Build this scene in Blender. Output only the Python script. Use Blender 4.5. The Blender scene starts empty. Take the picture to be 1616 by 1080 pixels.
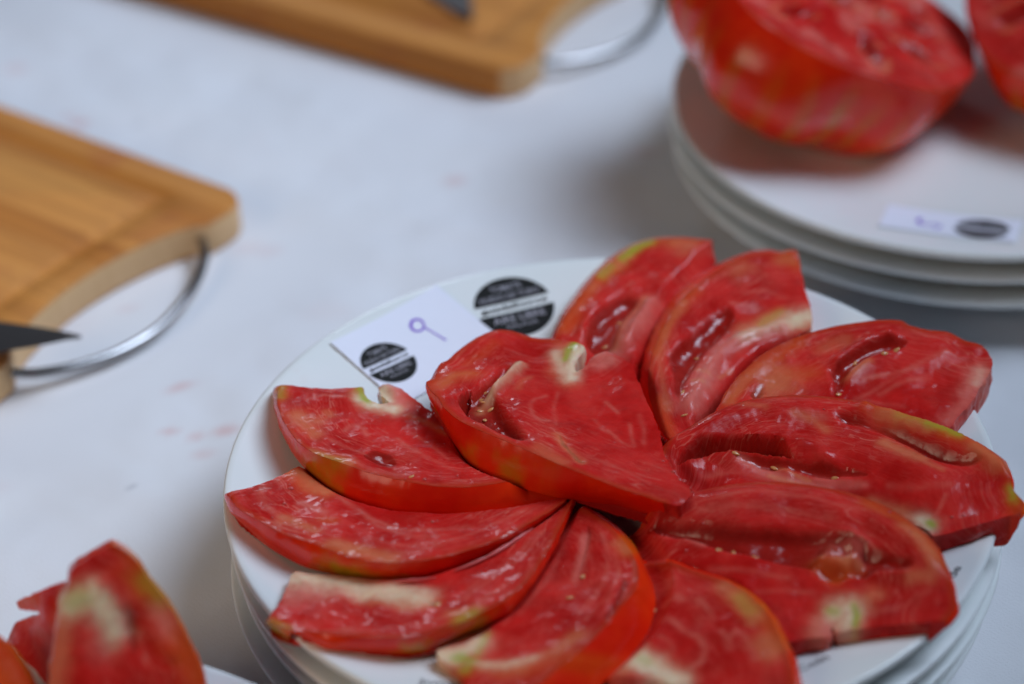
import bpy, bmesh, math, random, json
import numpy as np
from mathutils import Matrix, Vector, noise as mnoise
from mathutils.geometry import delaunay_2d_cdt

random.seed(7)
rng = np.random.default_rng(11)
scene = bpy.context.scene
col = scene.collection
MM = 0.001

# ------------------------------------------------------------------ camera
cam_data = bpy.data.cameras.new('camera')
cam = bpy.data.objects.new('camera', cam_data)
col.objects.link(cam)
cam_data.sensor_width = 36.0
cam_data.lens = 85.0
cam_data.clip_start = 0.02
cam_data.clip_end = 20.0
CR, CU, CF = (0.999159, 0.026815, -0.031028), (0.010250, 0.569294, 0.822070), (-0.039708, 0.821697, -0.568540)
cam.matrix_world = Matrix(((CR[0], CU[0], -CF[0], 0.00000), (CR[1], CU[1], -CF[1], -0.67214), (CR[2], CU[2], -CF[2], 0.57290), (0, 0, 0, 1)))
cam_data.dof.use_dof = True
cam_data.dof.focus_distance = 0.845
cam_data.dof.aperture_fstop = 3.8
cam_data.dof.aperture_blades = 9
scene.camera = cam

# ------------------------------------------------------------------ light of the place, with added sheen and fill lamps
world = bpy.data.worlds.new('World')
scene.world = world
world.use_nodes = True
bg = world.node_tree.nodes['Background']
bg.inputs['Color'].default_value = (0.62, 0.74, 1.0, 1)
bg.inputs['Strength'].default_value = 0.02

def area(name, loc, target, size, size_y, power, color, spread=180):
    l = bpy.data.lights.new(name, 'AREA')
    l.shape = 'RECTANGLE'; l.size = size; l.size_y = size_y; l.energy = power; l.color = color; l.spread = math.radians(spread)
    o = bpy.data.objects.new(name, l)
    col.objects.link(o)
    o.location = loc
    o.rotation_euler = (Vector(target) - Vector(loc)).to_track_quat('-Z', 'Y').to_euler()
    return o
area('sky_opening', (0.66, 0.46, 1.30), (-0.42, 0.22, 0), 1.0, 0.9, 3.8, (0.66, 0.79, 1.0), 57)
area('sheen_lamp', (-0.30, 1.45, 0.62), (-0.1, 0.1, 0), 0.26, 0.18, 0.38, (0.74, 0.85, 1.0), 120)  # added small lamp, put there to make wet sheen on the slices
area('warm_fill', (-0.72, -0.48, 0.55), (-0.05, 0.0, 0.05), 0.5, 0.4, 2.1, (1.0, 0.78, 0.58))  # added warm fill, set low at front left to brighten the skins

scene.view_settings.view_transform = 'Standard'
scene.view_settings.look = 'None'
scene.view_settings.exposure = 0.16
scene.view_settings.gamma = 1.0
scene.view_settings.use_curve_mapping = False
scene.render.engine = 'CYCLES'
scene.cycles.use_denoising = True
scene.cycles.max_bounces = 8
scene.cycles.sample_clamp_indirect = 6.0

# ------------------------------------------------------------------ measured pieces, in millimetres on the table
DATA = json.loads("""{"M":{"top":[[-18.4,57.2,69.0],[-27.92,58.08,69.4],[-35.34,62.02,69.9],[-41.21,62.19,70.3],[-48.34,56.57,70.7],[-54.51,47.8,71.1],[-57.82,41.48,71.6],[-60.53,38.46,72.0],[-62.18,29.27,72.4],[-64.82,25.93,72.9],[-63.1,20.74,73.3],[-59.97,15.34,73.7],[-57.52,8.96,74.0],[-52.31,1.86,74.0],[-45.15,-4.03,74.0],[-36.7,-9.86,74.0],[-26.98,-16.77,74.0],[-16.04,-24.3,73.7],[-6.62,-29.94,73.3],[2.7,-35.24,72.7],[11.29,-38.84,71.9],[17.86,-41.3,71.0],[23.14,-41.7,70.0],[26.98,-35.91,69.6],[27.42,-32.72,69.2],[22.35,-23.43,68.8],[18.64,-10.05,68.4],[17.55,1.79,68.1],[14.37,16.03,68.0],[11.1,30.53,68.0],[8.41,41.69,68.0],[4.15,47.41,68.0],[-0.9,50.92,68.0],[-5.27,48.21,68.0],[-7.43,43.21,68.0],[-11.38,37.91,68.1],[-12.11,41.48,68.4],[-11.04,45.28,68.8],[-9.46,48.11,69.0],[-8.74,52.55,69.0],[-11.08,55.14,69.0]],"ns":22,"bot":[[-17.18,66.15,61.0],[-27.3,66.93,61.4],[-35.46,68.69,61.9],[-41.54,69.34,62.3],[-48.47,61.44,62.7],[-55.21,52.77,63.1],[-58.91,46.79,63.38],[-61.19,42.9,63.32],[-64.48,35.81,62.93],[-63.69,30.27,62.96],[-62.37,25.45,62.72],[-60.09,19.79,62.25],[-57.82,14.14,61.64],[-54.21,5.32,60.74],[-49.09,-4.8,60.16],[-40.82,-12.47,60.0],[-30.34,-18.69,60.0],[-18.19,-23.64,59.7],[-7.58,-25.72,59.3],[2.99,-28.33,59.45],[12.22,-32.51,59.36],[19.42,-34.53,59.0],[23.14,-41.7,57.0],[26.98,-35.91,56.6],[27.42,-32.72,56.2],[22.35,-23.43,55.8],[18.64,-10.05,55.4],[17.55,1.79,55.1],[14.37,16.03,55.0],[11.1,30.53,55.0],[8.41,41.69,55.0],[4.15,47.41,55.0],[-0.9,50.92,55.0],[-5.27,48.21,55.0],[-7.43,43.21,55.0],[-11.38,37.91,55.1],[-12.11,41.48,55.4],[-11.04,45.28,55.8],[-9.46,48.11,56.0],[-8.74,52.55,56.0],[-11.08,55.14,56.0]],"ctrl":[],"feats":[["pit",4.5,2.2,[[-53.36,16.26],[-49.65,19.47],[-44.38,28.87],[-36.19,40.16],[-34.66,37.08],[-38.3,27.53],[-40.59,21.91],[-39.0,16.71],[-35.17,6.38],[-32.24,1.32],[-27.81,-10.26],[-36.15,-5.81],[-43.25,0.14],[-48.99,4.81],[-52.06,11.03]]],["hole",3.5,1.4,[[-53.36,16.26],[-48.51,22.33],[-48.69,16.86],[-49.34,12.72],[-48.45,5.13],[-51.68,10.41]]],["cream",1,1.7,[[-31.52,40.56],[-35.27,33.13],[-39.27,24.75],[-43.27,18.21],[-45.17,13.25]]],["white",0.5,1.5,[[-31.52,40.56],[-35.27,33.13],[-39.27,24.75],[-42.93,18.66]]],["bump",4.6,2.2,[[-31.52,40.56],[-35.27,33.13],[-39.27,24.75],[-42.93,18.66]]],["vein",0.8,0.6,[[-22.23,21.38],[-26.04,18.26],[-27.69,13.34],[-26.5,7.39],[-23.65,3.66],[-20.55,4.7]]],["vein",0.7,0.6,[[-1.06,19.03],[1.38,15.3],[3.11,12.23]]],["vein",0.7,0.5,[[7.22,5.66],[7.67,-1.75],[8.53,-9.09]]],["vein",0.7,0.5,[[-0.45,-0.21],[3.64,-6.04],[7.02,-9.32]]],["vein",0.6,0.5,[[-5.29,8.34],[-1.83,-0.38],[2.28,-3.69]]],["vein",0.5,0.5,[[-18.03,24.49],[-19.29,13.62],[-18.44,2.92]]],["vein",0.6,0.6,[[10.78,10.9],[12.35,1.25],[11.87,-6.14]]],["vein",0.6,0.6,[[-7.32,-16.69],[-0.55,-20.75],[6.81,-25.79],[13.44,-30.79]]],["cream",0.9,1.5,[[-18.0,-4.4],[-15.17,-11.97],[-12.75,-16.19],[-9.67,-20.26]]],["pit",1.6,0.8,[[-17.68,-2.35],[-15.56,-7.41],[-12.77,-13.6],[-7.64,-21.24],[-10.68,-21.05],[-13.77,-15.69],[-16.55,-10.18]]],["white",1,2.6,[[-9.03,51.87],[-12.13,47.1],[-14.05,41.29],[-13.5,34.07]]],["white",0.7,2.2,[[-19.02,48.13],[-16.8,42.25],[-14.95,36.44]]],["green",1,1.3,[[-11.81,55.15],[-14.33,50.03],[-15.52,44.65]]],["cream",0.6,3.0,[[-16.89,52.53],[-18.2,38.57],[-13.83,30.16]]],["bump",0.9,1.8,[[-9.03,51.87],[-12.13,47.1],[-13.54,40.17]]],["pink",0.9,2.4,[[-5.26,47.28],[-1.64,49.31],[0.87,44.43],[-3.83,41.97]]],["bump",1.0,2.0,[[-4.54,46.75],[-0.55,49.35],[3.39,44.37]]],["orange",0.8,3.0,[[-59.12,25.35],[-54.45,31.22],[-48.86,33.75]]],["cream",0.5,2.4,[[-59.67,22.5],[-55.8,29.75],[-50.25,32.95]]],["cream",0.6,2.2,[[-24.33,-13.82],[-18.81,-18.95],[-15.4,-21.69]]],["orange",0.4,2,[[-51.25,39.47],[-45.82,47.76],[-41.7,54.47]]],["cream",0.4,1.2,[[-32.18,24.24],[-30.9,29.67],[-28.12,32.57]]]],"patches":[["yellow",5,[-43.6,-0.1,65.0]],["yellow",4.5,[-34.7,-16.7,65.0]],["yellow",5,[-21.8,-13.5,65.0]],["yellow",3,[-58.4,18.9,65.0]]],"seeds":[[-44.25,25.53,10],[-45.15,21.37,20],[-44.33,18.49,-10],[-45.23,14.59,30],[-43.48,9.44,80],[-43.54,3.83,90],[-41.75,15.3,40]],"thick":13,"drops":[[21.74,-22.02,0.9],[23.54,-26.49,0.6],[25.21,-27.45,0.7],[27.21,-31.48,0.5],[27.33,-34.14,0.45],[18.25,-15.57,0.6]]},
"L1":{"top":[[-118.98,38.64,63.0],[-119.32,31.16,63.7],[-118.28,23.49,64.4],[-114.41,11.97,65.1],[-108.54,0.66,65.8],[-102.25,-6.67,66.5],[-93.29,-12.57,67.1],[-82.13,-19.27,67.4],[-70.58,-23.43,67.2],[-59.22,-26.09,66.8],[-48.05,-25.94,66.1],[-36.98,-22.77,65.4],[-25.86,-18.37,64.7],[-17.65,-14.51,64.0],[-15.49,-6.99,62.0],[-22.52,3.71,61.6],[-34.16,6.83,61.3],[-45.9,10.1,60.9],[-57.06,15.86,60.6],[-62.19,23.7,60.2],[-70.71,34.13,60.0],[-75.89,40.33,60.0],[-80.9,43.15,60.0],[-83.73,40.18,60.2],[-81.89,34.97,60.5],[-79.16,30.34,60.9],[-83.04,29.32,61.2],[-87.19,32.19,61.6],[-89.42,38.59,61.9],[-93.23,38.24,62.0],[-102.77,37.58,62.0],[-112.56,39.38,62.0]],"ns":14,"bot":[[-122.47,47.44,54.92],[-121.84,40.75,54.33],[-120.46,34.36,53.65],[-117.19,21.54,54.1],[-111.8,7.97,54.8],[-105.95,-2.19,55.5],[-97.31,-12.63,55.8],[-85.63,-22.02,55.9],[-73.02,-26.42,55.7],[-60.52,-27.81,55.3],[-48.26,-27.31,55.0],[-36.02,-25.25,55.0],[-23.77,-21.76,55.1],[-14.77,-18.33,55.0],[-15.49,-6.99,50.0],[-22.52,3.71,49.6],[-34.16,6.83,49.3],[-45.9,10.1,48.9],[-57.06,15.86,48.6],[-62.19,23.7,48.2],[-70.71,34.13,48.0],[-75.89,40.33,48.0],[-80.9,43.15,48.0],[-83.73,40.18,48.2],[-81.89,34.97,48.5],[-79.16,30.34,48.9],[-83.04,29.32,49.2],[-87.19,32.19,49.6],[-89.42,38.59,49.9],[-93.23,38.24,50.0],[-102.77,37.58,50.0],[-112.56,39.38,50.0]],"ctrl":[],"feats":[["cream",1,2.6,[[-111.13,18.97],[-106.42,11.2],[-103.28,6.98]]],["cream",0.8,3.0,[[-108.42,15.49],[-102.87,14.46]]],["cream",0.6,1.6,[[-100.41,21.34],[-99.04,19.22]]],["vein",0.9,0.7,[[-107.49,29.22],[-102.28,32.52],[-95.8,31.2]]],["vein",0.9,0.8,[[-93.06,9.25],[-90.7,13.24],[-87.04,11.31],[-85.12,6.88]]],["pit",0.8,1.5,[[-85.44,-7.22],[-82.06,-2.2],[-75.63,-6.27],[-72.91,-12.23],[-76.53,-14.14],[-81.28,-11.52]]],["vein",0.7,0.7,[[-74.17,4.87],[-68.18,-3.94],[-60.22,-9.46],[-52.34,-15.04]]],["vein",0.6,0.6,[[-69.14,10.08],[-62.41,1.32],[-55.77,-7.58]]],["vein",0.6,0.6,[[-90.43,-10.76],[-80.77,-17.62],[-70.05,-20.36]]],["vein",0.5,0.6,[[-97.85,2.8],[-91.3,-1.41],[-84.82,-5.6]]],["white",1,3.0,[[-87.97,32.08],[-84.52,28.23],[-78.84,25.9]]],["cream",0.9,2.2,[[-91.44,35.86],[-88.52,29.09],[-81.06,24.14],[-76.49,26.14]]],["green",1,1.4,[[-90.44,38.19],[-88.71,33.39],[-87.08,30.78]]],["white",1,2.4,[[-81.7,37.78],[-80.46,31.83]]],["pink",1,3.2,[[-79.89,40.23],[-76.35,35.23],[-74.35,29.36]]],["bump",2.0,2.6,[[-81.08,40.12],[-77.24,36.67]]],["green",0.5,2.0,[[-118.62,36.79],[-118.0,31.34]]],["orange",0.9,2.4,[[-102.84,-8.29],[-96.39,-11.88],[-90.15,-13.83]]],["cream",0.8,2.2,[[-102.32,-5.93],[-95.03,-10.26],[-89.4,-13.77]]],["green",0.35,1.6,[[-100.56,-8.18],[-93.37,-11.73]]],["cream",0.6,1.4,[[-71.55,22.84],[-63.35,16.81],[-57.58,11.13]]]],"patches":[["yellow",6,[-100.8,-3.2,59.0]],["green",4,[-97.8,-3.2,59.0]],["yellow",5,[-94.1,-9.5,59.0]]],"seeds":[[-67.77,-20.89,20]],"thick":12,"drops":[[-63.02,-22.06,0.8],[-51.91,-19.85,0.5],[-69.45,-22.68,0.4]],"beads":[[[[-41.48,-29.14,57.0],[-35.04,-27.84,57.0],[-24.27,-25.14,57.5],[-16.71,-23.43,58.0]],0.45]]},
"L2":{"top":[[-130.42,-22.71,62.0],[-129.07,-27.11,62.6],[-126.23,-32.69,63.2],[-117.79,-40.62,63.8],[-109.6,-47.61,64.2],[-97.95,-53.84,64.5],[-86.42,-60.55,64.8],[-78.93,-63.67,65.0],[-69.51,-64.33,65.0],[-60.99,-62.7,64.5],[-50.4,-58.6,63.8],[-36.22,-50.08,63.2],[-25.49,-40.21,62.6],[-15.3,-29.19,62.0],[-13.18,-19.16,59.0],[-22.29,-15.72,58.3],[-37.42,-17.08,57.6],[-52.75,-13.67,57.0],[-68.34,-8.02,56.6],[-84.33,0.23,56.2],[-95.63,5.46,56.2],[-103.11,2.74,56.9],[-108.62,-3.3,58.2],[-116.06,-11.87,59.6],[-124.28,-19.08,61.0]],"ns":14,"bot":[[-132.83,-15.99,55.27],[-131.86,-19.97,55.22],[-129.55,-25.5,55.04],[-122.01,-34.87,53.98],[-114.0,-43.23,53.55],[-102.04,-52.25,53.52],[-89.45,-57.31,53.8],[-81.31,-59.28,54.02],[-71.1,-60.42,54.29],[-61.86,-59.23,54.04],[-50.74,-54.0,53.66],[-36.0,-43.68,53.81],[-25.06,-32.23,53.91],[-14.78,-19.5,54.0],[-13.18,-19.16,48.0],[-22.29,-15.72,47.3],[-37.42,-17.08,46.6],[-52.75,-13.67,46.0],[-68.34,-8.02,45.6],[-84.33,0.23,45.2],[-95.63,5.46,45.2],[-103.11,2.74,45.9],[-108.62,-3.3,47.2],[-116.06,-11.87,48.6],[-124.28,-19.08,50.0]],"ctrl":[],"feats":[["cream",1,3.6,[[-109.9,-5.58],[-104.78,-10.48],[-97.84,-18.86]]],["orange",0.6,5,[[-108.13,-7.72],[-100.09,-19.02]]],["vein",0.9,1.0,[[-119.39,-18.81],[-119.4,-24.79],[-116.64,-31.92],[-110.65,-38.6]]],["cream",0.9,2.2,[[-109.18,-38.49],[-104.47,-40.96],[-98.83,-45.49]]],["pink",0.8,1.8,[[-104.4,-28.08],[-100.38,-30.68],[-97.13,-33.31]]],["orange",0.7,1.8,[[-97.43,-37.62],[-93.62,-38.77]]],["vein",0.8,0.8,[[-92.78,-24.34],[-81.23,-36.57],[-69.63,-43.18],[-58.54,-43.76],[-47.64,-40.57]]],["vein",0.7,0.7,[[-87.78,-29.79],[-77.93,-40.66],[-67.12,-47.37],[-54.65,-47.35]]],["vein",0.7,0.6,[[-80.16,-49.21],[-68.91,-53.04],[-58.07,-51.51]]],["vein",0.6,0.6,[[-68.5,-58.65],[-61.45,-55.72],[-50.83,-50.29],[-40.23,-41.18]]],["cream",1,2.6,[[-91.46,-53.34],[-83.91,-56.33],[-77.89,-58.85],[-71.89,-61.51]]],["orange",0.6,2,[[-92.7,-55.5],[-79.1,-61.64]]],["vein",0.6,0.6,[[-47.37,-46.27],[-36.62,-38.71],[-27.94,-31.13]]]],"patches":[["green",3.6,[-75.7,-54.7,57.0]],["green",3.6,[-87.8,-59.1,57.0]],["yellow",7,[-81.2,-59.2,57.0]],["yellow",5,[-93.1,-57.3,57.0]]],"seeds":[],"thick":11,"drops":[[-109.63,-19.23,1.1],[-110.35,-16.72,0.5],[-110.63,-29.45,0.7],[-113.6,-38.81,0.5],[-59.61,-38.35,0.8],[-58.19,-37.11,0.5]],"beads":[[[[-51.65,-62.93,60.0],[-45.55,-59.12,60.0],[-39.43,-54.63,60.0],[-33.29,-48.77,60.0],[-25.64,-40.52,60.0]],0.8],[[[-71.24,-66.95,59.5],[-65.01,-66.69,59.5],[-56.77,-65.34,59.5]],0.7]]},
"F1":{"top":[[-110.24,-84.89,59.0],[-106.98,-88.27,59.6],[-102.18,-91.29,60.1],[-89.78,-94.47,60.7],[-77.55,-96.67,61.3],[-65.5,-97.44,61.9],[-58.38,-96.04,62.4],[-52.09,-93.79,63.0],[-45.78,-91.53,63.6],[-41.89,-88.41,64.0],[-34.06,-82.39,64.0],[-26.26,-70.97,63.7],[-19.98,-55.02,63.1],[-15.18,-38.04,62.1],[-12.74,-27.22,61.0],[-16.29,-18.56,58.0],[-23.1,-24.75,57.5],[-35.66,-36.07,56.9],[-48.07,-44.64,56.4],[-60.42,-50.58,56.0],[-72.85,-53.06,56.0],[-83.56,-55.54,56.0],[-91.62,-59.06,56.0],[-98.23,-59.47,56.4],[-104.53,-58.72,56.9],[-106.1,-67.31,57.5],[-107.96,-76.63,58.0]],"ns":15,"bot":[[-111.87,-77.33,50.0],[-108.84,-81.48,50.52],[-104.01,-85.59,50.9],[-90.45,-94.85,54.85],[-78.0,-94.85,53.1],[-65.51,-94.35,51.9],[-58.13,-92.97,52.4],[-51.73,-89.79,53.0],[-45.49,-85.98,53.6],[-40.9,-84.03,54.0],[-32.87,-77.47,54.0],[-26.11,-63.97,54.25],[-19.98,-47.49,54.24],[-15.53,-29.83,53.79],[-12.5,-19.23,53.0],[-16.29,-18.56,48.0],[-23.1,-24.75,47.5],[-35.66,-36.07,46.9],[-48.07,-44.64,46.4],[-60.42,-50.58,46.0],[-72.85,-53.06,46.0],[-83.56,-55.54,46.0],[-91.62,-59.06,46.0],[-98.23,-59.47,46.4],[-104.53,-58.72,46.9],[-106.1,-67.31,47.5],[-107.96,-76.63,48.0]],"ctrl":[],"feats":[["white",0.9,4.2,[[-103.81,-61.64],[-92.87,-63.27],[-82.54,-67.28],[-70.61,-71.78],[-62.95,-75.52]]],["cream",1,3.6,[[-102.24,-60.84],[-90.45,-62.52],[-77.43,-69.06],[-60.33,-78.07]]],["pink",0.9,4.5,[[-103.6,-71.35],[-97.98,-69.92],[-88.08,-69.98]]],["orange",0.6,1.8,[[-76.82,-76.39],[-70.12,-78.37],[-61.88,-79.3]]],["pit",1.2,1.2,[[-59.5,-78.19],[-57.16,-76.36],[-54.64,-77.52],[-55.29,-80.34],[-57.72,-80.65]]],["cream",0.9,2.4,[[-51.67,-86.8],[-47.66,-86.22],[-43.64,-85.67]]],["green",0.6,2.4,[[-48.25,-90.36],[-43.53,-87.87]]],["bump",1.2,1.8,[[-92.26,-85.84],[-90.27,-89.48]]],["bump",1.2,1.8,[[-86.97,-86.01],[-84.87,-91.09]]],["bump",1.0,1.6,[[-98.68,-82.76],[-97.62,-84.96]]],["vein",0.6,0.7,[[-66.01,-90.16],[-53.97,-89.19],[-42.2,-81.52],[-32.84,-70.08]]],["vein",0.6,0.7,[[-50.43,-79.79],[-38.65,-68.71],[-28.28,-56.22],[-22.7,-44.01]]],["vein",0.5,0.7,[[-46.68,-73.05],[-36.38,-63.16],[-26.8,-48.93]]],["green",0.4,1.6,[[-109.3,-85.96],[-103.89,-90.49]]]],"patches":[["green",4,[-44.8,-83.5,56.0]],["yellow",6,[-47.1,-87.1,56.0]],["yellow",4,[-62.7,-96.6,56.0]],["green",3.5,[-108.0,-85.4,56.0]]],"seeds":[[-55.39,-78.57,40]],"thick":10,"drops":[[-44.2,-57.44,0.4]]},
"F2":{"top":[[-11.04,-29.4,60.0],[-5.93,-33.6,60.6],[-0.05,-41.11,61.2],[4.87,-51.48,62.1],[8.05,-60.99,63.0],[9.14,-69.67,63.9],[7.81,-77.25,64.0],[3.7,-84.45,63.9],[-1.96,-94.55,63.3],[-9.86,-105.11,62.8],[-17.62,-113.62,62.2],[-23.73,-121.0,61.2],[-29.02,-127.5,60.0],[-34.44,-129.82,57.0],[-40.85,-123.6,56.4],[-44.8,-112.98,56.0],[-49.47,-105.46,56.0],[-54.48,-100.4,56.0],[-55.07,-96.85,56.0],[-46.04,-92.88,56.0],[-39.81,-87.78,56.0],[-35.21,-79.91,56.0],[-29.82,-67.77,56.2],[-25.15,-53.21,56.8],[-20.34,-38.2,57.4],[-16.21,-26.83,58.0]],"ns":13,"bot":[[-9.49,-18.7,52.0],[-4.54,-23.02,52.25],[1.43,-29.71,52.38],[6.74,-38.92,52.79],[9.83,-48.03,53.27],[11.92,-55.85,53.87],[13.93,-62.82,53.8],[14.52,-72.04,53.49],[11.89,-84.48,52.8],[5.24,-96.9,52.3],[-1.92,-106.6,51.7],[-8.17,-114.66,51.42],[-13.8,-124.08,53.54],[-34.44,-129.82,46.5],[-40.85,-123.6,45.9],[-44.8,-112.98,45.5],[-49.47,-105.46,45.5],[-54.48,-100.4,45.5],[-55.07,-96.85,45.5],[-46.04,-92.88,45.5],[-39.81,-87.78,45.5],[-35.21,-79.91,45.5],[-29.82,-67.77,45.7],[-25.15,-53.21,46.3],[-20.34,-38.2,46.9],[-16.21,-26.83,47.5]],"ctrl":[],"feats":[["pit",3,0.9,[[-7.2,-39.05],[-5.94,-43.15],[-6.36,-49.53],[-8.02,-57.04],[-9.24,-63.38],[-10.23,-63.14],[-9.27,-55.43],[-8.29,-47.79],[-8.04,-42.69]]],["pink",0.7,1.4,[[-8.46,-45.16],[-8.86,-54.21],[-10.49,-61.75],[-11.7,-66.77]]],["cream",0.7,2.2,[[2.38,-51.55],[5.66,-55.02]]],["orange",0.8,2.4,[[4.06,-49.32],[6.46,-56.57]]],["white",1,3.4,[[-53.76,-98.97],[-48.95,-99.27],[-45.05,-97.09],[-41.99,-93.55]]],["cream",0.9,2.6,[[-52.93,-99.62],[-45.55,-104.18],[-36.71,-106.74],[-27.18,-107.24],[-18.55,-103.68],[-10.7,-96.36]]],["white",0.6,1.6,[[-44.77,-103.69],[-33.55,-106.25],[-24.07,-104.87]]],["green",0.8,2.2,[[-47.7,-100.53],[-44.0,-103.2],[-45.46,-106.44]]],["green",0.5,1.4,[[-39.73,-89.86],[-41.14,-94.94],[-42.54,-99.8]]],["orange",0.6,3,[[-33.4,-111.08],[-23.94,-111.27],[-13.79,-106.17]]],["vein",0.7,0.8,[[-14.41,-37.25],[-16.79,-52.39],[-21.58,-67.0],[-29.47,-81.05]]],["vein",0.6,0.7,[[-2.59,-45.16],[-0.16,-58.93],[-2.68,-71.81],[-9.97,-84.6]]],["vein",0.6,0.7,[[1.51,-56.66],[3.05,-67.92],[-1.9,-80.13],[-8.34,-89.02]]],["vein",0.5,0.7,[[-22.45,-64.19],[-29.64,-74.4],[-34.22,-85.42]]],["bump",1.2,2.2,[[0.54,-76.75],[-1.92,-84.15],[-4.34,-90.08]]],["pit",1.4,1.8,[[3.85,-69.5],[6.25,-72.87],[2.9,-84.15],[-1.95,-92.01],[-2.74,-89.19],[1.33,-79.67]]]],"patches":[["yellow",4,[6.6,-44.9,55.0]]],"seeds":[[-8.99,-65.45,80],[-13.11,-75.47,15]],"thick":10.5,"drops":[]},
"R4":{"top":[[7.08,-49.12,60.0],[16.27,-57.1,60.8],[26.95,-65.69,62.1],[36.66,-72.35,63.3],[44.1,-79.96,64.0],[50.04,-90.46,64.0],[53.36,-102.2,63.3],[55.28,-109.75,62.6],[55.97,-119.72,61.8],[55.65,-128.21,61.0],[45.99,-128.44,57.0],[34.45,-124.22,56.3],[25.2,-118.11,56.0],[17.4,-112.48,56.0],[8.63,-110.43,56.0],[-0.19,-108.01,56.0],[-2.56,-96.62,56.0],[-0.85,-84.36,56.0],[-0.76,-69.9,56.6],[1.86,-57.77,57.3],[3.65,-49.34,58.0]],"ns":10,"bot":[[7.53,-46.83,57.0],[17.14,-53.86,57.8],[27.94,-62.53,59.1],[37.78,-69.06,60.11],[45.42,-76.15,60.44],[51.63,-85.43,59.37],[55.34,-95.3,56.94],[57.95,-101.13,54.84],[58.93,-110.94,53.73],[58.3,-121.61,54.77],[45.99,-128.44,46.0],[34.45,-124.22,45.3],[25.2,-118.11,45.0],[17.4,-112.48,45.0],[8.63,-110.43,45.0],[-0.19,-108.01,45.0],[-2.56,-96.62,45.0],[-0.85,-84.36,45.0],[-0.76,-69.9,45.6],[1.86,-57.77,46.3],[3.65,-49.34,47.0]],"ctrl":[],"feats":[["cream",1,2.4,[[36.09,-75.52],[40.25,-80.4],[42.94,-84.9],[45.57,-89.98]]],["cream",0.9,3.0,[[47.4,-100.43],[50.04,-104.08],[49.44,-106.37]]],["orange",0.8,2.4,[[40.83,-78.54],[45.77,-86.16],[49.65,-94.06],[53.4,-103.03]]],["green",0.35,2.0,[[41.18,-81.26],[44.27,-87.13]]],["vein",1,0.8,[[16.26,-84.58],[19.62,-86.48],[23.37,-91.04],[27.56,-95.54],[29.79,-100.28],[28.68,-104.45],[23.82,-107.55]]],["vein",0.9,0.8,[[28.11,-79.93],[30.46,-82.38],[31.78,-85.92],[32.66,-88.04]]],["vein",0.9,0.8,[[36.95,-100.2],[37.59,-96.58],[39.6,-94.46],[41.88,-96.79],[43.55,-101.45],[44.68,-107.14]]],["vein",0.8,0.8,[[34.82,-94.19],[36.61,-97.03],[37.37,-101.5]]],["vein",0.7,1.0,[[21.38,-75.92],[22.79,-78.24]]],["bump",1.0,1.8,[[34.98,-90.4],[37.93,-89.04],[40.34,-88.88]]],["bump",1.4,2.6,[[14.16,-68.91],[16.62,-69.43],[18.17,-66.98]]],["pink",0.6,2.6,[[11.78,-63.44],[15.67,-67.83],[18.13,-68.36]]],["white",1,4.2,[[8.66,-101.99],[12.42,-105.44],[15.68,-109.35],[18.94,-112.0]]],["cream",1,3.2,[[3.8,-106.31],[9.63,-101.39],[14.81,-105.57],[19.9,-111.47]]],["green",0.35,1.4,[[9.38,-101.7],[11.52,-102.82]]],["vein",0.6,0.7,[[15.59,-92.62],[18.43,-94.96],[19.8,-97.73]]],["vein",0.5,0.7,[[28.36,-86.61],[28.22,-90.5]]]],"patches":[["yellow",6,[52.6,-89.9,54.0]],["yellow",5,[44.0,-69.0,54.0]]],"seeds":[[14.02,-75.52,20]],"thick":11},
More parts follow.
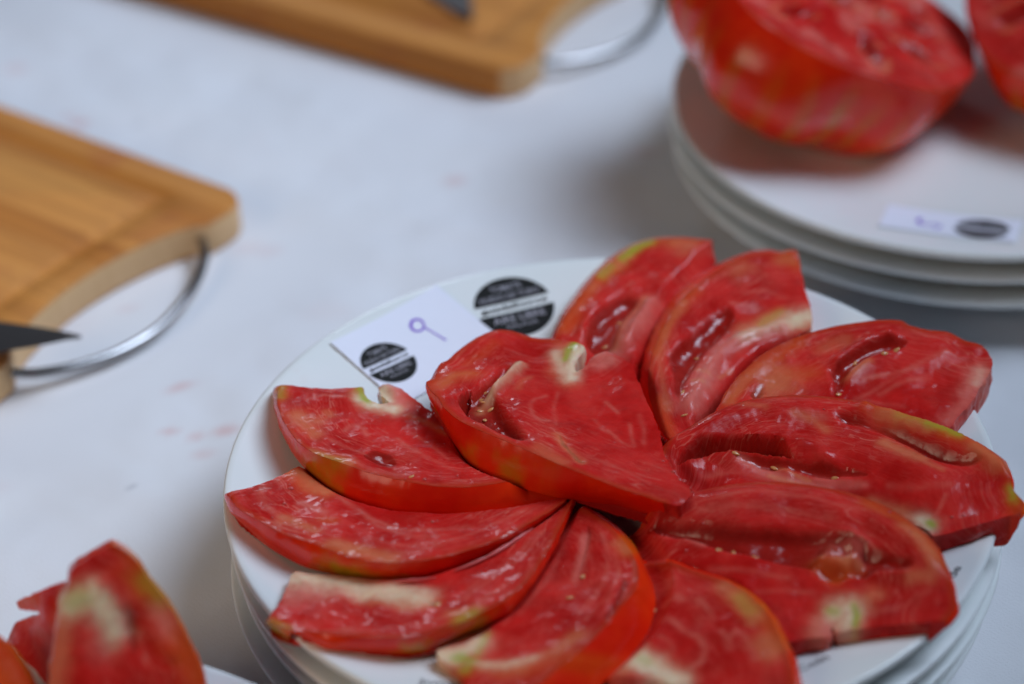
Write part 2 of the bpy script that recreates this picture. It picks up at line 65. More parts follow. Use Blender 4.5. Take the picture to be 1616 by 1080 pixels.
"R3":{"top":[[10.7,-36.82,61.0],[15.94,-34.11,63.2],[21.16,-32.42,64.9],[28.13,-30.23,66.4],[41.16,-28.1,67.9],[55.85,-27.63,68.7],[68.57,-30.41,69.0],[81.07,-34.75,68.9],[91.54,-41.37,68.6],[99.13,-49.75,68.2],[104.88,-58.49,67.7],[107.32,-66.42,66.9],[108.71,-75.84,66.2],[109.29,-81.87,64.9],[109.29,-86.12,63.2],[106.01,-89.12,61.0],[96.93,-89.74,60.0],[84.86,-89.52,58.6],[76.73,-90.04,57.6],[71.83,-90.54,57.0],[70.22,-88.32,57.0],[69.42,-92.23,57.0],[62.69,-93.03,57.0],[56.07,-94.8,57.0],[48.18,-90.84,57.0],[36.39,-80.84,57.0],[26.0,-70.62,57.0],[16.22,-60.18,57.0],[7.9,-50.85,57.0],[2.85,-43.1,57.3],[4.63,-37.84,58.0]],"ns":16,"bot":[[10.7,-36.82,57.0],[15.94,-34.11,59.2],[21.16,-32.42,60.9],[28.13,-30.23,62.4],[41.16,-28.1,63.9],[55.85,-27.63,64.7],[68.57,-30.41,65.0],[81.07,-34.75,64.9],[91.54,-41.37,64.6],[99.13,-49.75,64.2],[104.88,-58.49,63.7],[107.32,-66.42,62.9],[108.71,-75.84,62.2],[109.29,-81.87,60.9],[109.29,-86.12,59.2],[106.01,-89.12,57.0],[96.93,-89.74,48.0],[84.86,-89.52,46.6],[76.73,-90.04,45.6],[71.83,-90.54,45.0],[70.22,-88.32,45.0],[69.42,-92.23,45.0],[62.69,-93.03,45.0],[56.07,-94.8,45.0],[48.18,-90.84,45.0],[36.39,-80.84,45.0],[26.0,-70.62,45.0],[16.22,-60.18,45.0],[7.9,-50.85,45.0],[2.85,-43.1,45.3],[4.63,-37.84,46.0]],"ctrl":[[50.8,-40.54,68.0],[81.78,-76.98,62.0],[41.01,-69.05,61.0]],"feats":[["pit",5.2,3.0,[[8.94,-38.76],[20.92,-41.46],[33.6,-44.99],[43.69,-47.02],[54.63,-48.02],[65.53,-49.4],[75.47,-51.87],[83.4,-57.28],[91.21,-62.88],[97.38,-67.39],[98.28,-70.74],[94.5,-71.8],[86.43,-70.38],[82.27,-70.99],[77.36,-70.53],[73.95,-72.2],[68.26,-70.87],[64.42,-66.26],[49.7,-61.43],[37.35,-57.11],[24.94,-50.27],[14.86,-44.5]]],["hole",2.0,1.4,[[68.55,-54.43],[75.47,-51.87],[84.23,-57.33],[82.9,-63.24],[79.73,-61.4],[73.34,-57.83]]],["bump",6.0,4.2,[[72.58,-56.73],[76.82,-56.03],[80.73,-59.31]]],["bump",4.6,4.2,[[85.89,-67.0],[90.85,-66.85],[94.76,-69.0]]],["bump",5.2,3.6,[[68.8,-62.9],[72.91,-63.61],[76.97,-64.9]]],["bump",1.2,1.0,[[75.18,-61.12],[76.71,-62.8]]],["bump",1.0,0.9,[[66.9,-60.23],[68.52,-61.02]]],["bump",1.0,0.9,[[79.91,-64.38],[81.16,-64.27]]],["bump",2.6,7.0,[[14.17,-36.25],[21.08,-35.51],[27.95,-35.64],[40.81,-35.75],[55.3,-36.56],[67.95,-39.02],[80.34,-43.64],[90.67,-50.77],[98.16,-59.49],[102.52,-69.2]]],["pink",0.5,4,[[73.42,-56.76],[79.99,-58.17]]],["orange",1,3.2,[[67.9,-63.88],[71.98,-65.1],[76.93,-65.42],[72.51,-69.15]]],["cream",1,1.6,[[74.72,-61.63],[76.67,-63.32]]],["cream",0.7,1.0,[[66.9,-60.23],[68.95,-60.83]]],["cream",0.7,1.0,[[80.3,-64.63],[81.58,-64.2]]],["pink",1,1.0,[[24.15,-48.02],[27.46,-50.86],[30.76,-53.16]]],["bump",1.4,1.4,[[24.15,-48.02],[30.76,-53.16]]],["bump",1.2,2.2,[[13.18,-42.4],[19.1,-45.7]]],["vein",0.6,0.8,[[36.46,-37.31],[51.1,-35.34],[68.0,-38.3],[81.11,-44.61]]],["vein",0.5,0.9,[[29.49,-40.68],[43.98,-40.8],[60.87,-43.02],[74.18,-46.7]]],["cream",0.8,2.2,[[96.23,-53.82],[99.89,-58.78],[103.27,-65.96],[103.78,-72.68]]],["orange",0.9,2.2,[[84.88,-40.09],[94.29,-47.85],[102.34,-59.08],[106.13,-69.77]]],["cream",0.8,2.0,[[96.77,-73.65],[102.38,-74.55]]],["white",1,3.4,[[72.35,-83.32],[77.3,-82.41],[75.32,-87.34]]],["cream",0.9,3.0,[[69.94,-82.73],[80.7,-80.49],[84.15,-78.06]]],["green",1,1.1,[[77.77,-81.54],[78.34,-84.84],[77.66,-88.55]]],["green",0.7,1.3,[[69.97,-82.27],[71.97,-82.83]]],["pink",1,3.4,[[67.12,-87.99],[66.9,-91.07]]],["cream",0.5,2.4,[[66.03,-86.05],[64.45,-91.18]]],["vein",0.6,0.8,[[47.37,-74.73],[57.3,-74.39],[65.48,-75.57]]],["vein",0.5,0.8,[[32.92,-63.3],[46.11,-66.65],[57.58,-69.47]]],["vein",0.5,0.8,[[81.16,-85.17],[91.02,-83.51],[101.11,-79.28]]],["hole",1.6,0.8,[[70.46,-86.96],[71.58,-88.47],[71.06,-89.97],[70.14,-89.12]]]],"patches":[["yellow",6,[107.6,-62.3,58.0]],["yellow",5,[102.3,-42.4,58.0]]],"seeds":[[40.59,-54.05,80],[39.93,-55.51,70],[35.7,-56.27,20],[47.31,-59.14,0]],"thick":12,"drops":[[13.84,-41.72,0.6],[17.37,-44.33,0.5],[18.81,-45.75,0.45],[14.84,-44.62,0.4],[21.07,-47.87,0.4],[25.06,-54.4,0.6],[22.47,-57.73,0.6],[31.01,-44.73,0.5],[92.16,-44.72,0.7],[97.63,-56.36,0.5]]},
"R2":{"top":[[18.96,-12.29,64.0],[17.57,-9.75,65.3],[20.17,-2.17,66.6],[27.63,4.09,67.9],[37.72,12.59,68.6],[49.48,18.68,69.1],[62.74,20.86,69.4],[74.98,19.83,69.5],[87.02,16.98,69.4],[98.74,11.66,69.1],[110.22,5.46,69.0],[119.86,-1.3,68.9],[128.56,-8.49,68.2],[133.96,-15.65,67.6],[135.08,-23.8,66.9],[135.07,-28.51,65.6],[137.89,-34.84,64.6],[136.35,-39.42,64.0],[133.59,-38.39,62.0],[128.87,-39.32,61.3],[120.81,-42.19,60.7],[112.85,-44.55,60.0],[107.01,-45.46,59.3],[105.91,-41.77,59.0],[98.24,-37.35,59.0],[87.15,-30.97,59.0],[75.65,-27.42,59.3],[59.81,-28.1,60.0],[43.98,-28.79,60.7],[32.21,-26.86,61.3],[24.55,-18.66,62.0]],"ns":18,"bot":[[18.96,-12.29,60.0],[17.57,-9.75,61.3],[20.17,-2.17,62.6],[27.63,4.09,63.9],[37.72,12.59,64.6],[49.48,18.68,65.1],[62.74,20.86,65.4],[74.98,19.83,65.5],[87.02,16.98,65.4],[98.74,11.66,65.1],[110.22,5.46,65.0],[119.86,-1.3,64.9],[128.56,-8.49,64.2],[133.96,-15.65,63.6],[135.08,-23.8,62.9],[135.07,-28.51,61.6],[137.89,-34.84,60.6],[136.35,-39.42,60.0],[133.59,-38.39,50.0],[128.87,-39.32,49.3],[120.81,-42.19,48.7],[112.85,-44.55,48.0],[107.01,-45.46,47.3],[105.91,-41.77,47.0],[98.24,-37.35,47.0],[87.15,-30.97,47.0],[75.65,-27.42,47.3],[59.81,-28.1,48.0],[43.98,-28.79,48.7],[32.21,-26.86,49.3],[24.55,-18.66,50.0]],"ctrl":[[61.96,8.93,69.0],[107.4,-22.29,64.0]],"feats":[["hole",8.5,2.0,[[22.56,-11.7],[24.28,-7.76],[27.64,-3.95],[31.39,-1.07],[37.11,-0.25],[42.82,0.08],[47.7,0.12],[52.99,0.32],[58.26,0.16],[60.43,-1.01],[61.67,-4.07],[63.08,-7.56],[64.6,-9.26],[60.62,-8.34],[55.42,-7.36],[49.39,-6.94],[43.34,-6.68],[39.28,-6.86],[35.22,-7.41],[29.09,-9.23]]],["pit",2.6,1.2,[[40.9,-6.89],[45.76,-6.72],[51.4,-7.07],[57.01,-7.86],[64.6,-9.26],[68.55,-10.4],[73.79,-10.33],[79.9,-12.58],[87.06,-15.15],[89.24,-17.79],[84.93,-16.94],[79.04,-15.7],[75.01,-16.13],[71.09,-14.72],[67.16,-13.35],[61.21,-12.02],[55.17,-12.12],[49.21,-10.62],[44.85,-9.04]]],["bump",2.6,4.2,[[66.97,-3.5],[70.96,-4.43],[73.15,-7.88]]],["bump",2.4,6.5,[[25.01,-2.19],[37.5,7.23],[49.12,11.77],[62.19,12.3],[74.43,12.49],[86.54,11.2]]],["bump",2.4,5.0,[[90.73,12.74],[102.26,6.24],[113.58,-0.56],[124.52,-9.22],[132.01,-18.75]]],["bump",-2.6,9.0,[[26.99,-17.01],[44.68,-13.6],[60.44,-17.35],[76.05,-21.76]]],["bump",2.0,8.0,[[89.01,-7.78],[100.26,-15.08],[114.97,-24.81]]],["pink",0.8,1.4,[[44.87,-8.52],[51.14,-12.15],[57.07,-14.08],[62.96,-16.37],[68.9,-17.64],[74.81,-18.99]]],["cream",0.8,0.7,[[55.05,-14.36],[59.78,-15.98],[64.91,-17.28]]],["cream",0.8,0.7,[[57.64,-11.1],[63.14,-13.45],[68.22,-15.74]]],["pink",0.6,1.4,[[71.0,-16.16],[78.87,-18.09],[86.61,-20.94]]],["pit",4.0,2.6,[[77.52,10.17],[82.04,5.66],[87.65,4.98],[93.83,1.91],[100.53,-3.55],[108.39,-12.46],[118.25,-16.04],[125.23,-16.74],[127.02,-14.83],[118.82,-10.84],[109.2,-4.48],[100.35,3.05],[91.05,7.05],[83.25,10.71]]],["cream",1,2.2,[[94.9,-4.09],[100.04,-8.83],[106.62,-14.36]]],["cream",0.7,1.2,[[108.02,-16.09],[112.48,-18.61]]],["cream",0.7,1.6,[[65.25,9.25],[71.61,7.17],[75.36,2.88]]],["vein",0.8,0.9,[[30.93,5.38],[34.27,7.75]]],["vein",0.8,0.9,[[70.22,10.6],[75.76,8.42]]],["cream",0.5,1.6,[[47.58,13.67],[54.03,12.1]]],["orange",0.9,2.6,[[90.73,12.74],[102.26,6.24],[113.58,-0.56],[124.52,-9.22],[132.77,-18.88]]],["cream",0.9,2.4,[[94.47,9.11],[102.16,5.12],[109.7,0.43]]],["green",0.8,1.6,[[109.87,2.09],[115.88,-1.37],[120.3,-4.55]]],["green",0.4,1.8,[[100.77,7.5],[109.98,3.21]]],["cream",0.8,2.6,[[123.62,-10.21],[127.92,-13.86],[131.25,-18.63]]],["green",0.8,1.6,[[134.32,-28.33],[135.02,-32.23]]],["orange",0.8,3,[[135.76,-32.4],[136.77,-36.54]]],["green",1,1.2,[[106.55,-39.05],[107.58,-40.24]]],["white",0.9,2.6,[[104.42,-37.23],[106.02,-40.51]]],["cream",0.9,2.2,[[88.15,-28.2],[97.06,-33.24],[103.57,-38.11]]],["vein",0.8,0.5,[[108.22,-37.78],[111.01,-33.17],[112.93,-29.48]]],["vein",0.5,1.0,[[94.91,-22.27],[103.21,-25.44],[114.87,-25.78]]],["vein",0.5,1.0,[[32.63,-15.28],[44.68,-13.6],[60.44,-17.35],[76.11,-20.81]]]],"patches":[["yellow",6,[119.4,9.2,60.0]],["yellow",6,[132.3,-3.1,60.0]],["yellow",4,[104.3,20.5,60.0]]],"seeds":[[43.51,-7.36,-30],[56.67,-10.36,-45],[77.06,-15.42,0]],"thick":12,"drops":[[75.1,11.48,0.4],[83.98,14.9,0.4],[114.09,-38.15,0.6],[117.91,-37.63,0.5]]},
"R1":{"top":[[37.95,16.06,64.0],[40.32,23.45,64.7],[42.63,28.98,65.8],[47.59,37.14,67.1],[56.64,49.16,67.8],[69.56,58.81,68.2],[82.83,64.95,68.4],[98.63,69.07,68.1],[107.96,69.48,67.7],[110.61,66.81,67.4],[117.02,64.23,67.0],[124.64,63.44,66.4],[130.11,59.08,65.7],[136.58,56.23,65.0],[139.3,50.13,63.0],[137.67,43.82,62.3],[134.41,37.75,61.5],[128.97,27.41,60.8],[122.98,18.66,60.1],[120.06,14.53,59.4],[110.85,5.24,59.0],[98.69,5.41,59.0],[86.76,8.3,59.0],[70.58,10.59,59.5],[54.11,9.5,60.5],[44.29,10.38,62.0]],"ns":14,"bot":[[37.95,16.06,60.0],[40.32,23.45,60.7],[42.63,28.98,61.8],[47.59,37.14,63.1],[56.64,49.16,63.8],[69.56,58.81,64.2],[82.83,64.95,64.4],[98.63,69.07,64.1],[107.96,69.48,63.7],[110.61,66.81,63.4],[117.02,64.23,63.0],[124.64,63.44,62.4],[130.11,59.08,61.7],[136.58,56.23,61.0],[139.3,50.13,51.5],[137.67,43.82,50.8],[134.41,37.75,50.0],[128.97,27.41,49.3],[122.98,18.66,48.6],[120.06,14.53,47.9],[110.85,5.24,47.5],[98.69,5.41,47.5],[86.76,8.3,47.5],[70.58,10.59,48.0],[54.11,9.5,49.0],[44.29,10.38,50.5]],"ctrl":[],"feats":[["pit",3.2,2.6,[[79.38,41.43],[84.06,47.55],[92.2,53.89],[99.45,59.06],[107.26,60.48],[110.43,58.03],[107.51,54.29],[101.45,52.94],[95.18,49.12],[89.7,44.16],[85.85,38.14],[83.72,32.26],[79.33,29.28],[80.63,35.64]]],["bump",3.4,2.4,[[83.12,46.32],[90.39,52.61],[97.63,57.76],[102.93,59.78]]],["bump",1.8,2.6,[[102.87,59.15],[107.02,57.98]]],["bump",1.4,2.2,[[82.61,45.11],[85.47,44.03]]],["cream",0.9,1.6,[[85.85,38.14],[89.55,42.37],[94.12,46.68]]],["bump",1.2,1.6,[[85.85,38.14],[94.12,46.68]]],["cream",0.8,5,[[60.7,38.85],[58.63,31.79],[63.88,35.72]]],["cream",0.5,3,[[86.52,57.31],[78.55,53.29]]],["orange",0.7,3.5,[[58.88,36.34],[65.78,39.36],[72.62,41.06]]],["orange",0.8,2.2,[[43.32,25.81],[49.65,36.35],[59.49,47.02],[70.26,56.42]]],["cream",0.5,1.6,[[43.23,23.61],[48.7,34.0],[55.88,42.99]]],["pit",1.6,1.0,[[50.06,27.56],[53.7,33.46],[55.44,34.8],[55.57,29.25],[53.3,25.73]]],["vein",0.8,0.8,[[91.73,38.27],[99.49,40.79],[105.49,42.11],[111.63,44.67]]],["vein",0.7,0.9,[[96.96,31.24],[105.87,37.31],[114.51,39.96]]],["pink",0.9,3.4,[[133.42,43.54],[130.86,36.16],[127.74,31.02]]],["white",0.35,2.6,[[134.27,43.61],[131.85,37.46]]],["pink",0.7,3.0,[[119.56,17.49],[124.37,23.55],[128.28,28.61]]],["vein",0.6,0.8,[[86.59,26.54],[97.28,34.8],[110.91,45.86],[122.57,52.27]]],["vein",0.5,0.8,[[88.44,28.86],[94.88,26.54],[104.59,24.18]]],["bump",0.8,1.4,[[121.29,52.22],[124.29,52.57]]],["bump",0.8,1.2,[[131.22,53.83],[134.71,54.6]]]],"patches":[["yellow",5,[47.6,42.7,59.0]]],"seeds":[[89.4,47.74,70],[100.43,51.08,15],[104.85,53.01,20],[82.33,30.5,30]],"thick":11.5},
"B2":{"top":[[22.25,6.26,60.0],[18.93,13.61,61.1],[16.04,26.33,62.3],[14.37,39.51,63.4],[15.85,51.86,64.4],[18.48,62.05,65.3],[21.43,71.56,65.9],[25.84,83.22,66.5],[32.56,94.19,66.8],[40.91,104.51,67.0],[48.51,112.37,67.0],[56.81,117.17,67.0],[62.25,118.19,67.0],[66.78,116.95,67.0],[72.81,117.68,67.0],[74.13,111.39,65.0],[74.85,99.56,63.6],[76.39,83.94,62.2],[75.58,75.38,60.8],[70.82,72.25,59.4],[64.91,60.69,58.5],[56.76,46.63,57.8],[48.95,35.37,57.1],[41.19,22.73,57.6],[33.68,12.43,58.3],[27.87,6.93,59.0]],"ns":15,"bot":[[19.79,17.85,51.0],[16.44,25.8,52.1],[13.11,39.08,53.3],[11.82,53.16,54.4],[13.76,66.12,55.4],[16.37,77.04,56.3],[19.53,87.09,56.9],[24.14,99.52,57.5],[31.4,110.82,57.8],[40.43,121.1,58.0],[48.74,128.21,58.0],[57.51,132.84,58.12],[63.2,133.04,58.42],[67.86,130.84,58.67],[74.14,130.45,59.0],[74.13,111.39,54.0],[74.85,99.56,52.6],[76.39,83.94,51.2],[75.58,75.38,49.8],[70.82,72.25,48.4],[64.91,60.69,47.5],[56.76,46.63,46.8],[48.95,35.37,46.1],[41.19,22.73,46.6],[33.68,12.43,47.3],[27.87,6.93,48.0]],"ctrl":[],"feats":[["pit",2.8,3.0,[[21.36,53.95],[26.76,63.69],[32.92,71.52],[39.2,80.47],[45.37,84.8],[48.19,80.73],[46.38,73.85],[40.82,65.22],[37.72,61.39],[34.52,54.29],[30.55,44.89],[27.33,34.34],[25.71,28.41],[22.96,32.3],[22.51,42.21]]],["bump",1.4,2.8,[[23.62,56.54],[27.46,62.73]]],["bump",1.2,2.0,[[35.0,67.47],[38.0,68.57]]],["bump",1.1,2.0,[[42.68,74.36],[44.98,75.84]]],["bump",1.0,2.0,[[23.15,39.02],[24.85,48.12]]],["pink",1,3.4,[[65.96,77.97],[54.45,71.69],[47.52,66.32],[41.38,60.93],[37.3,50.47],[33.24,38.88],[28.52,26.78]]],["cream",1,3.2,[[74.18,78.79],[66.27,83.23],[59.29,78.68],[50.77,72.29]]],["white",1,3.8,[[75.14,81.92],[70.61,81.03]]],["white",0.5,2.0,[[66.02,79.01],[56.75,73.06],[49.06,67.65]]],["green",0.35,1.6,[[64.9,85.4],[56.98,77.4]]],["bump",2.6,2.4,[[64.4,76.88],[50.6,68.98],[41.33,59.83],[34.85,43.55],[28.52,26.78]]],["cream",0.8,0.8,[[44.62,51.14],[40.79,46.78]]],["cream",0.7,0.8,[[32.16,49.53],[36.4,46.0]]],["cream",0.7,0.8,[[30.44,41.6],[34.0,40.13]]],["pit",5.5,2.4,[[74.59,73.69],[65.58,71.72],[56.27,64.25],[46.85,52.01],[40.51,40.29],[34.27,28.02],[29.73,20.36],[31.0,16.22],[41.29,25.0],[48.99,36.34],[58.42,50.13],[67.41,65.31]]],["cream",0.6,3.4,[[49.31,104.8],[52.55,108.68]]],["orange",0.9,3,[[69.74,115.05],[72.63,112.07]]],["cream",0.5,2,[[65.84,113.88],[71.22,114.07]]],["orange",0.7,2.0,[[17.75,55.44],[20.95,66.99],[25.72,79.19],[33.66,93.21]]],["cream",0.5,1.4,[[28.9,85.49],[22.49,69.52],[18.43,53.4],[19.47,36.05],[21.35,25.22]]],["vein",0.7,0.8,[[46.18,86.03],[51.41,85.58],[55.91,85.48]]],["vein",0.6,0.8,[[51.8,93.51],[59.52,96.5],[66.89,93.38]]],["orange",0.6,1.6,[[17.9,30.11],[20.49,19.46],[22.38,11.11]]]],"patches":[["yellow",4,[16.7,76.7,57.0]]],"seeds":[[32.8,57.43,10],[26.6,34.19,70],[26.73,21.92,20]],"thick":11},
"B1":{"top":[[-21.21,61.48,59.0],[-20.18,69.98,60.3],[-18.22,76.39,61.3],[-15.59,84.81,61.9],[-11.33,95.38,62.5],[-5.23,108.07,63.2],[2.15,119.33,63.8],[10.4,128.05,64.2],[18.83,132.06,64.5],[30.38,131.61,64.9],[37.34,129.98,65.0],[40.58,129.33,65.0],[41.4,115.04,64.0],[39.34,101.32,62.0],[33.56,88.03,60.0],[27.08,72.45,58.0],[22.25,58.44,57.0],[17.53,44.79,56.0],[12.95,32.56,56.0],[4.32,32.7,56.0],[-8.64,41.35,57.0],[-17.42,50.09,58.0]],"ns":12,"bot":[[-22.33,74.34,50.0],[-20.99,83.09,51.3],[-19.21,89.95,52.3],[-16.62,98.81,52.9],[-12.27,109.84,53.5],[-6.02,123.11,54.2],[1.72,134.57,54.8],[10.33,143.46,55.2],[19.11,147.19,55.5],[31.05,146.41,55.9],[38.23,144.41,56.0],[41.53,143.23,56.0],[41.4,115.04,53.5],[39.34,101.32,51.5],[33.56,88.03,49.5],[27.08,72.45,47.5],[22.25,58.44,46.5],[17.53,44.79,45.5],[12.95,32.56,45.5],[4.32,32.7,45.5],[-8.64,41.35,46.5],[-17.42,50.09,47.5]],"ctrl":[],"feats":[["pit",3.8,3.0,[[-9.4,68.18],[-7.16,80.64],[-2.63,89.18],[3.48,96.69],[8.82,98.09],[12.59,95.83],[10.22,89.91],[6.34,81.61],[3.99,71.22],[0.96,64.31],[-4.23,61.8]]],["bump",2.0,2.4,[[-9.4,72.57],[-6.78,84.17],[-1.87,89.23]]],["bump",1.4,2.6,[[3.52,100.32],[5.11,106.5],[9.01,111.53]]],["bump",1.2,2.4,[[8.85,100.49],[11.16,101.74]]],["bump",1.0,2.2,[[18.92,107.77],[20.49,109.56]]],["bump",1.4,1.8,[[-4.18,75.16],[1.1,82.4]]],["pink",1,3.6,[[15.58,93.58],[12.41,85.4],[7.77,76.0],[3.93,65.6]]],["cream",0.8,1.4,[[14.1,95.87],[10.2,88.74],[6.36,82.76],[2.46,66.63]]],["bump",3.8,3.0,[[16.31,92.44],[11.58,80.79],[6.17,66.86]]],["cream",0.9,1.0,[[4.11,83.76],[7.87,83.42]]],["pit",3.6,2.2,[[20.8,90.25],[18.24,76.61],[12.02,62.67],[9.0,58.0],[13.4,57.07],[21.12,72.21],[24.46,85.8]]],["green",1,2.0,[[6.03,120.44],[10.77,126.32],[17.07,130.11]]],["green",0.5,1.6,[[-2.54,108.79],[1.34,115.22]]],["orange",0.9,3.0,[[-16.13,76.62],[-10.19,92.36],[-2.55,107.53],[5.23,117.85]]],["cream",0.8,2.2,[[-2.53,111.31],[2.12,116.51],[8.37,121.75]]],["cream",0.8,3.4,[[26.4,128.9],[31.79,127.2],[30.16,124.72]]],["orange",0.6,3,[[19.42,130.67],[25.62,128.96]]],["cream",0.7,2.0,[[-4.86,101.84],[-5.63,99.95]]]],"patches":[["green",7,[10.9,139.8,56.0]],["yellow",6,[0.6,126.9,56.0]],["yellow",4,[-15.5,82.8,56.0]]],"seeds":[[4.86,83.23,0],[-1.22,70.88,40]],"thick":10.5},
"W1":{"top":[[35.19,-2.51,0.0],[35.58,6.73,0.0],[34.64,14.46,0.0],[32.42,22.29,0.0],[30.21,30.1,0.0],[27.33,36.99,0.0],[24.17,42.35,0.0],[21.7,48.61,0.0],[18.37,52.94,0.0],[15.19,55.25,0.0],[10.87,54.03,0.0],[5.37,51.92,0.0],[1.76,50.31,0.0],[-0.19,45.25,0.0],[-3.06,40.64,0.0],[-6.09,32.43,0.0],[-8.77,24.68,0.0],[-11.21,16.88,0.0],[-13.35,7.98,0.0],[6.06,-0.4,0.0]],"ns":10,"bot":[[35.19,-2.51,-16],[35.58,6.73,-16],[34.64,14.46,-16],[32.42,22.29,-16],[30.21,30.1,-16],[27.33,36.99,-16],[24.17,42.35,-16],[21.7,48.61,-16],[18.37,52.94,-16],[15.19,55.25,-16],[10.87,54.03,-16],[5.37,51.92,-16],[1.76,50.31,-16],[-0.19,45.25,-16],[-3.06,40.64,-16],[-6.09,32.43,-16],[-8.77,24.68,-16],[-11.21,16.88,-16],[-13.35,7.98,-16],[6.06,-0.4,-16]],"ctrl":[],"feats":[["white",1,3.6,[[-0.37,40.08],[6.49,41.27],[9.12,36.04],[10.89,28.89]]],["cream",0.9,3.0,[[-2.3,37.88],[-5.23,30.17],[-7.92,22.42],[-10.33,16.17]]],["green",0.5,3,[[0.31,40.98],[3.44,41.38]]],["orange",0.9,5,[[21.33,46.59],[25.02,38.52],[28.53,29.4],[31.37,19.36],[33.21,9.5]]],["green",0.5,3,[[24.07,41.85],[26.33,37.2]]],["pink",0.8,3,[[25.0,32.76],[27.16,27.59]]],["pink",0.6,4,[[5.21,34.24],[6.7,25.59]]],["bump",2,3,[[22.81,26.4],[26.5,18.28]]],["pit",3,3,[[16.01,37.23],[19.25,32.38],[18.4,22.09],[14.87,19.69],[13.86,28.27]]]],"patches":[["yellow",9,[22.51,47.4,-3.0]],["yellow",8,[27.95,34.77,-3.0]]],"seeds":[],"thick":16,"matrix":[[0.95448,-0.16364,0.24938,-0.16],[0.29827,0.52366,-0.79801,-0.128],[-0.0,0.83607,0.54863,0.052],[0.0,0.0,0.0,1.0]]},
"W2":{"top":[[-37.32,-36.75,0.0],[-36.82,-23.16,0.0],[-32.68,-15.32,0.0],[-29.88,-7.1,0.0],[-27.24,-0.97,0.0],[-13.43,10.62,0.0],[-15.17,10.82,0.0],[-25.75,5.04,0.0],[-28.3,6.05,0.0],[-23.66,10.75,0.0],[-11.62,21.7,0.0],[-0.65,30.69,0.0],[7.23,33.54,0.0],[14.47,21.48,0.0],[17.95,-1.1,0.0],[-8.76,-28.07,0.0]],"ns":5,"bot":[[-37.32,-36.75,-14],[-36.82,-23.16,-14],[-32.68,-15.32,-14],[-29.88,-7.1,-14],[-27.24,-0.97,-14],[-13.43,10.62,-14],[-15.17,10.82,-14],[-25.75,5.04,-14],[-28.3,6.05,-14],[-23.66,10.75,-14],[-11.62,21.7,-14],[-0.65,30.69,-14],[7.23,33.54,-14],[14.47,21.48,-14],[17.95,-1.1,-14],[-8.76,-28.07,-14]],"ctrl":[],"feats":[["orange",0.9,4,[[-27.16,6.11],[-18.81,14.28]]],["cream",0.5,4,[[-0.03,23.7],[-0.51,12.26]]]],"patches":[],"seeds":[],"thick":14,"matrix":[[0.6247,0.21854,-0.74966,-0.178],[-0.78087,0.17484,-0.59973,-0.098],[0.0,0.96004,0.27987,0.052],[0.0,0.0,0.0,1.0]]},
"W3":{"top":[[-13.21,46.11,0.0],[-6.3,42.68,0.0],[-1.95,39.03,0.0],[1.07,34.75,0.0],[3.54,29.78,0.0],[5.44,24.11,0.0],[5.71,13.25,0.0],[-5.37,9.46,0.0],[-15.33,10.66,0.0],[-18.57,23.86,0.0]],"ns":7,"bot":[[-13.21,46.11,-14],[-6.3,42.68,-14],[-1.95,39.03,-14],[1.07,34.75,-14],[3.54,29.78,-14],[5.44,24.11,-14],[5.71,13.25,-14],[-5.37,9.46,-14],[-15.33,10.66,-14],[-18.57,23.86,-14]],"ctrl":[],"feats":[["orange",1,14,[[-5.23,27.44],[-1.41,23.89]]]],"patches":[["yellow",9,[-1.14,27.99,-3.0]]],"seeds":[],"thick":14,"matrix":[[0.98639,-0.13026,0.1003,-0.182],[0.1644,0.78156,-0.60178,-0.14],[-0.0,0.61008,0.79234,0.048],[0.0,0.0,0.0,1.0]]}}""")

# ------------------------------------------------------------------ helpers
def tag(o, label=None, cat=None, group=None, kind=None):
    if label: o['label'] = label
    if cat: o['category'] = cat
    if group: o['group'] = group
    if kind: o['kind'] = kind
    return o

def empty(name, loc=(0, 0, 0), rot=(0, 0, 0)):
    o = bpy.data.objects.new(name, None)
    o.empty_display_size = 0.02
    col.objects.link(o)
    o.location = loc; o.rotation_euler = rot
    return o

def link(name, me, mat=None, parent=None):
    if mat is not None and not me.materials:
        me.materials.append(mat)
    o = bpy.data.objects.new(name, me)
    col.objects.link(o)
    if parent is not None: o.parent = parent
    return o

def mesh(name, V, F, smooth=True, sharp=None):
    me = bpy.data.meshes.new(name)
    me.from_pydata([tuple(v) for v in V], [], [tuple(int(i) for i in f) for f in F])
    me.update()
    if smooth:
        me.polygons.foreach_set('use_smooth', [True] * len(me.polygons))
        if sharp: me.set_sharp_from_angle(angle=math.radians(sharp))
    return me

def attr(me, name, vals):
    a = me.attributes.new(name, 'FLOAT', 'POINT')
    a.data.foreach_set('value', np.asarray(vals, dtype=np.float32))

def smooth01(x):
    x = np.clip(x, 0, 1)
    return x * x * (3 - 2 * x)

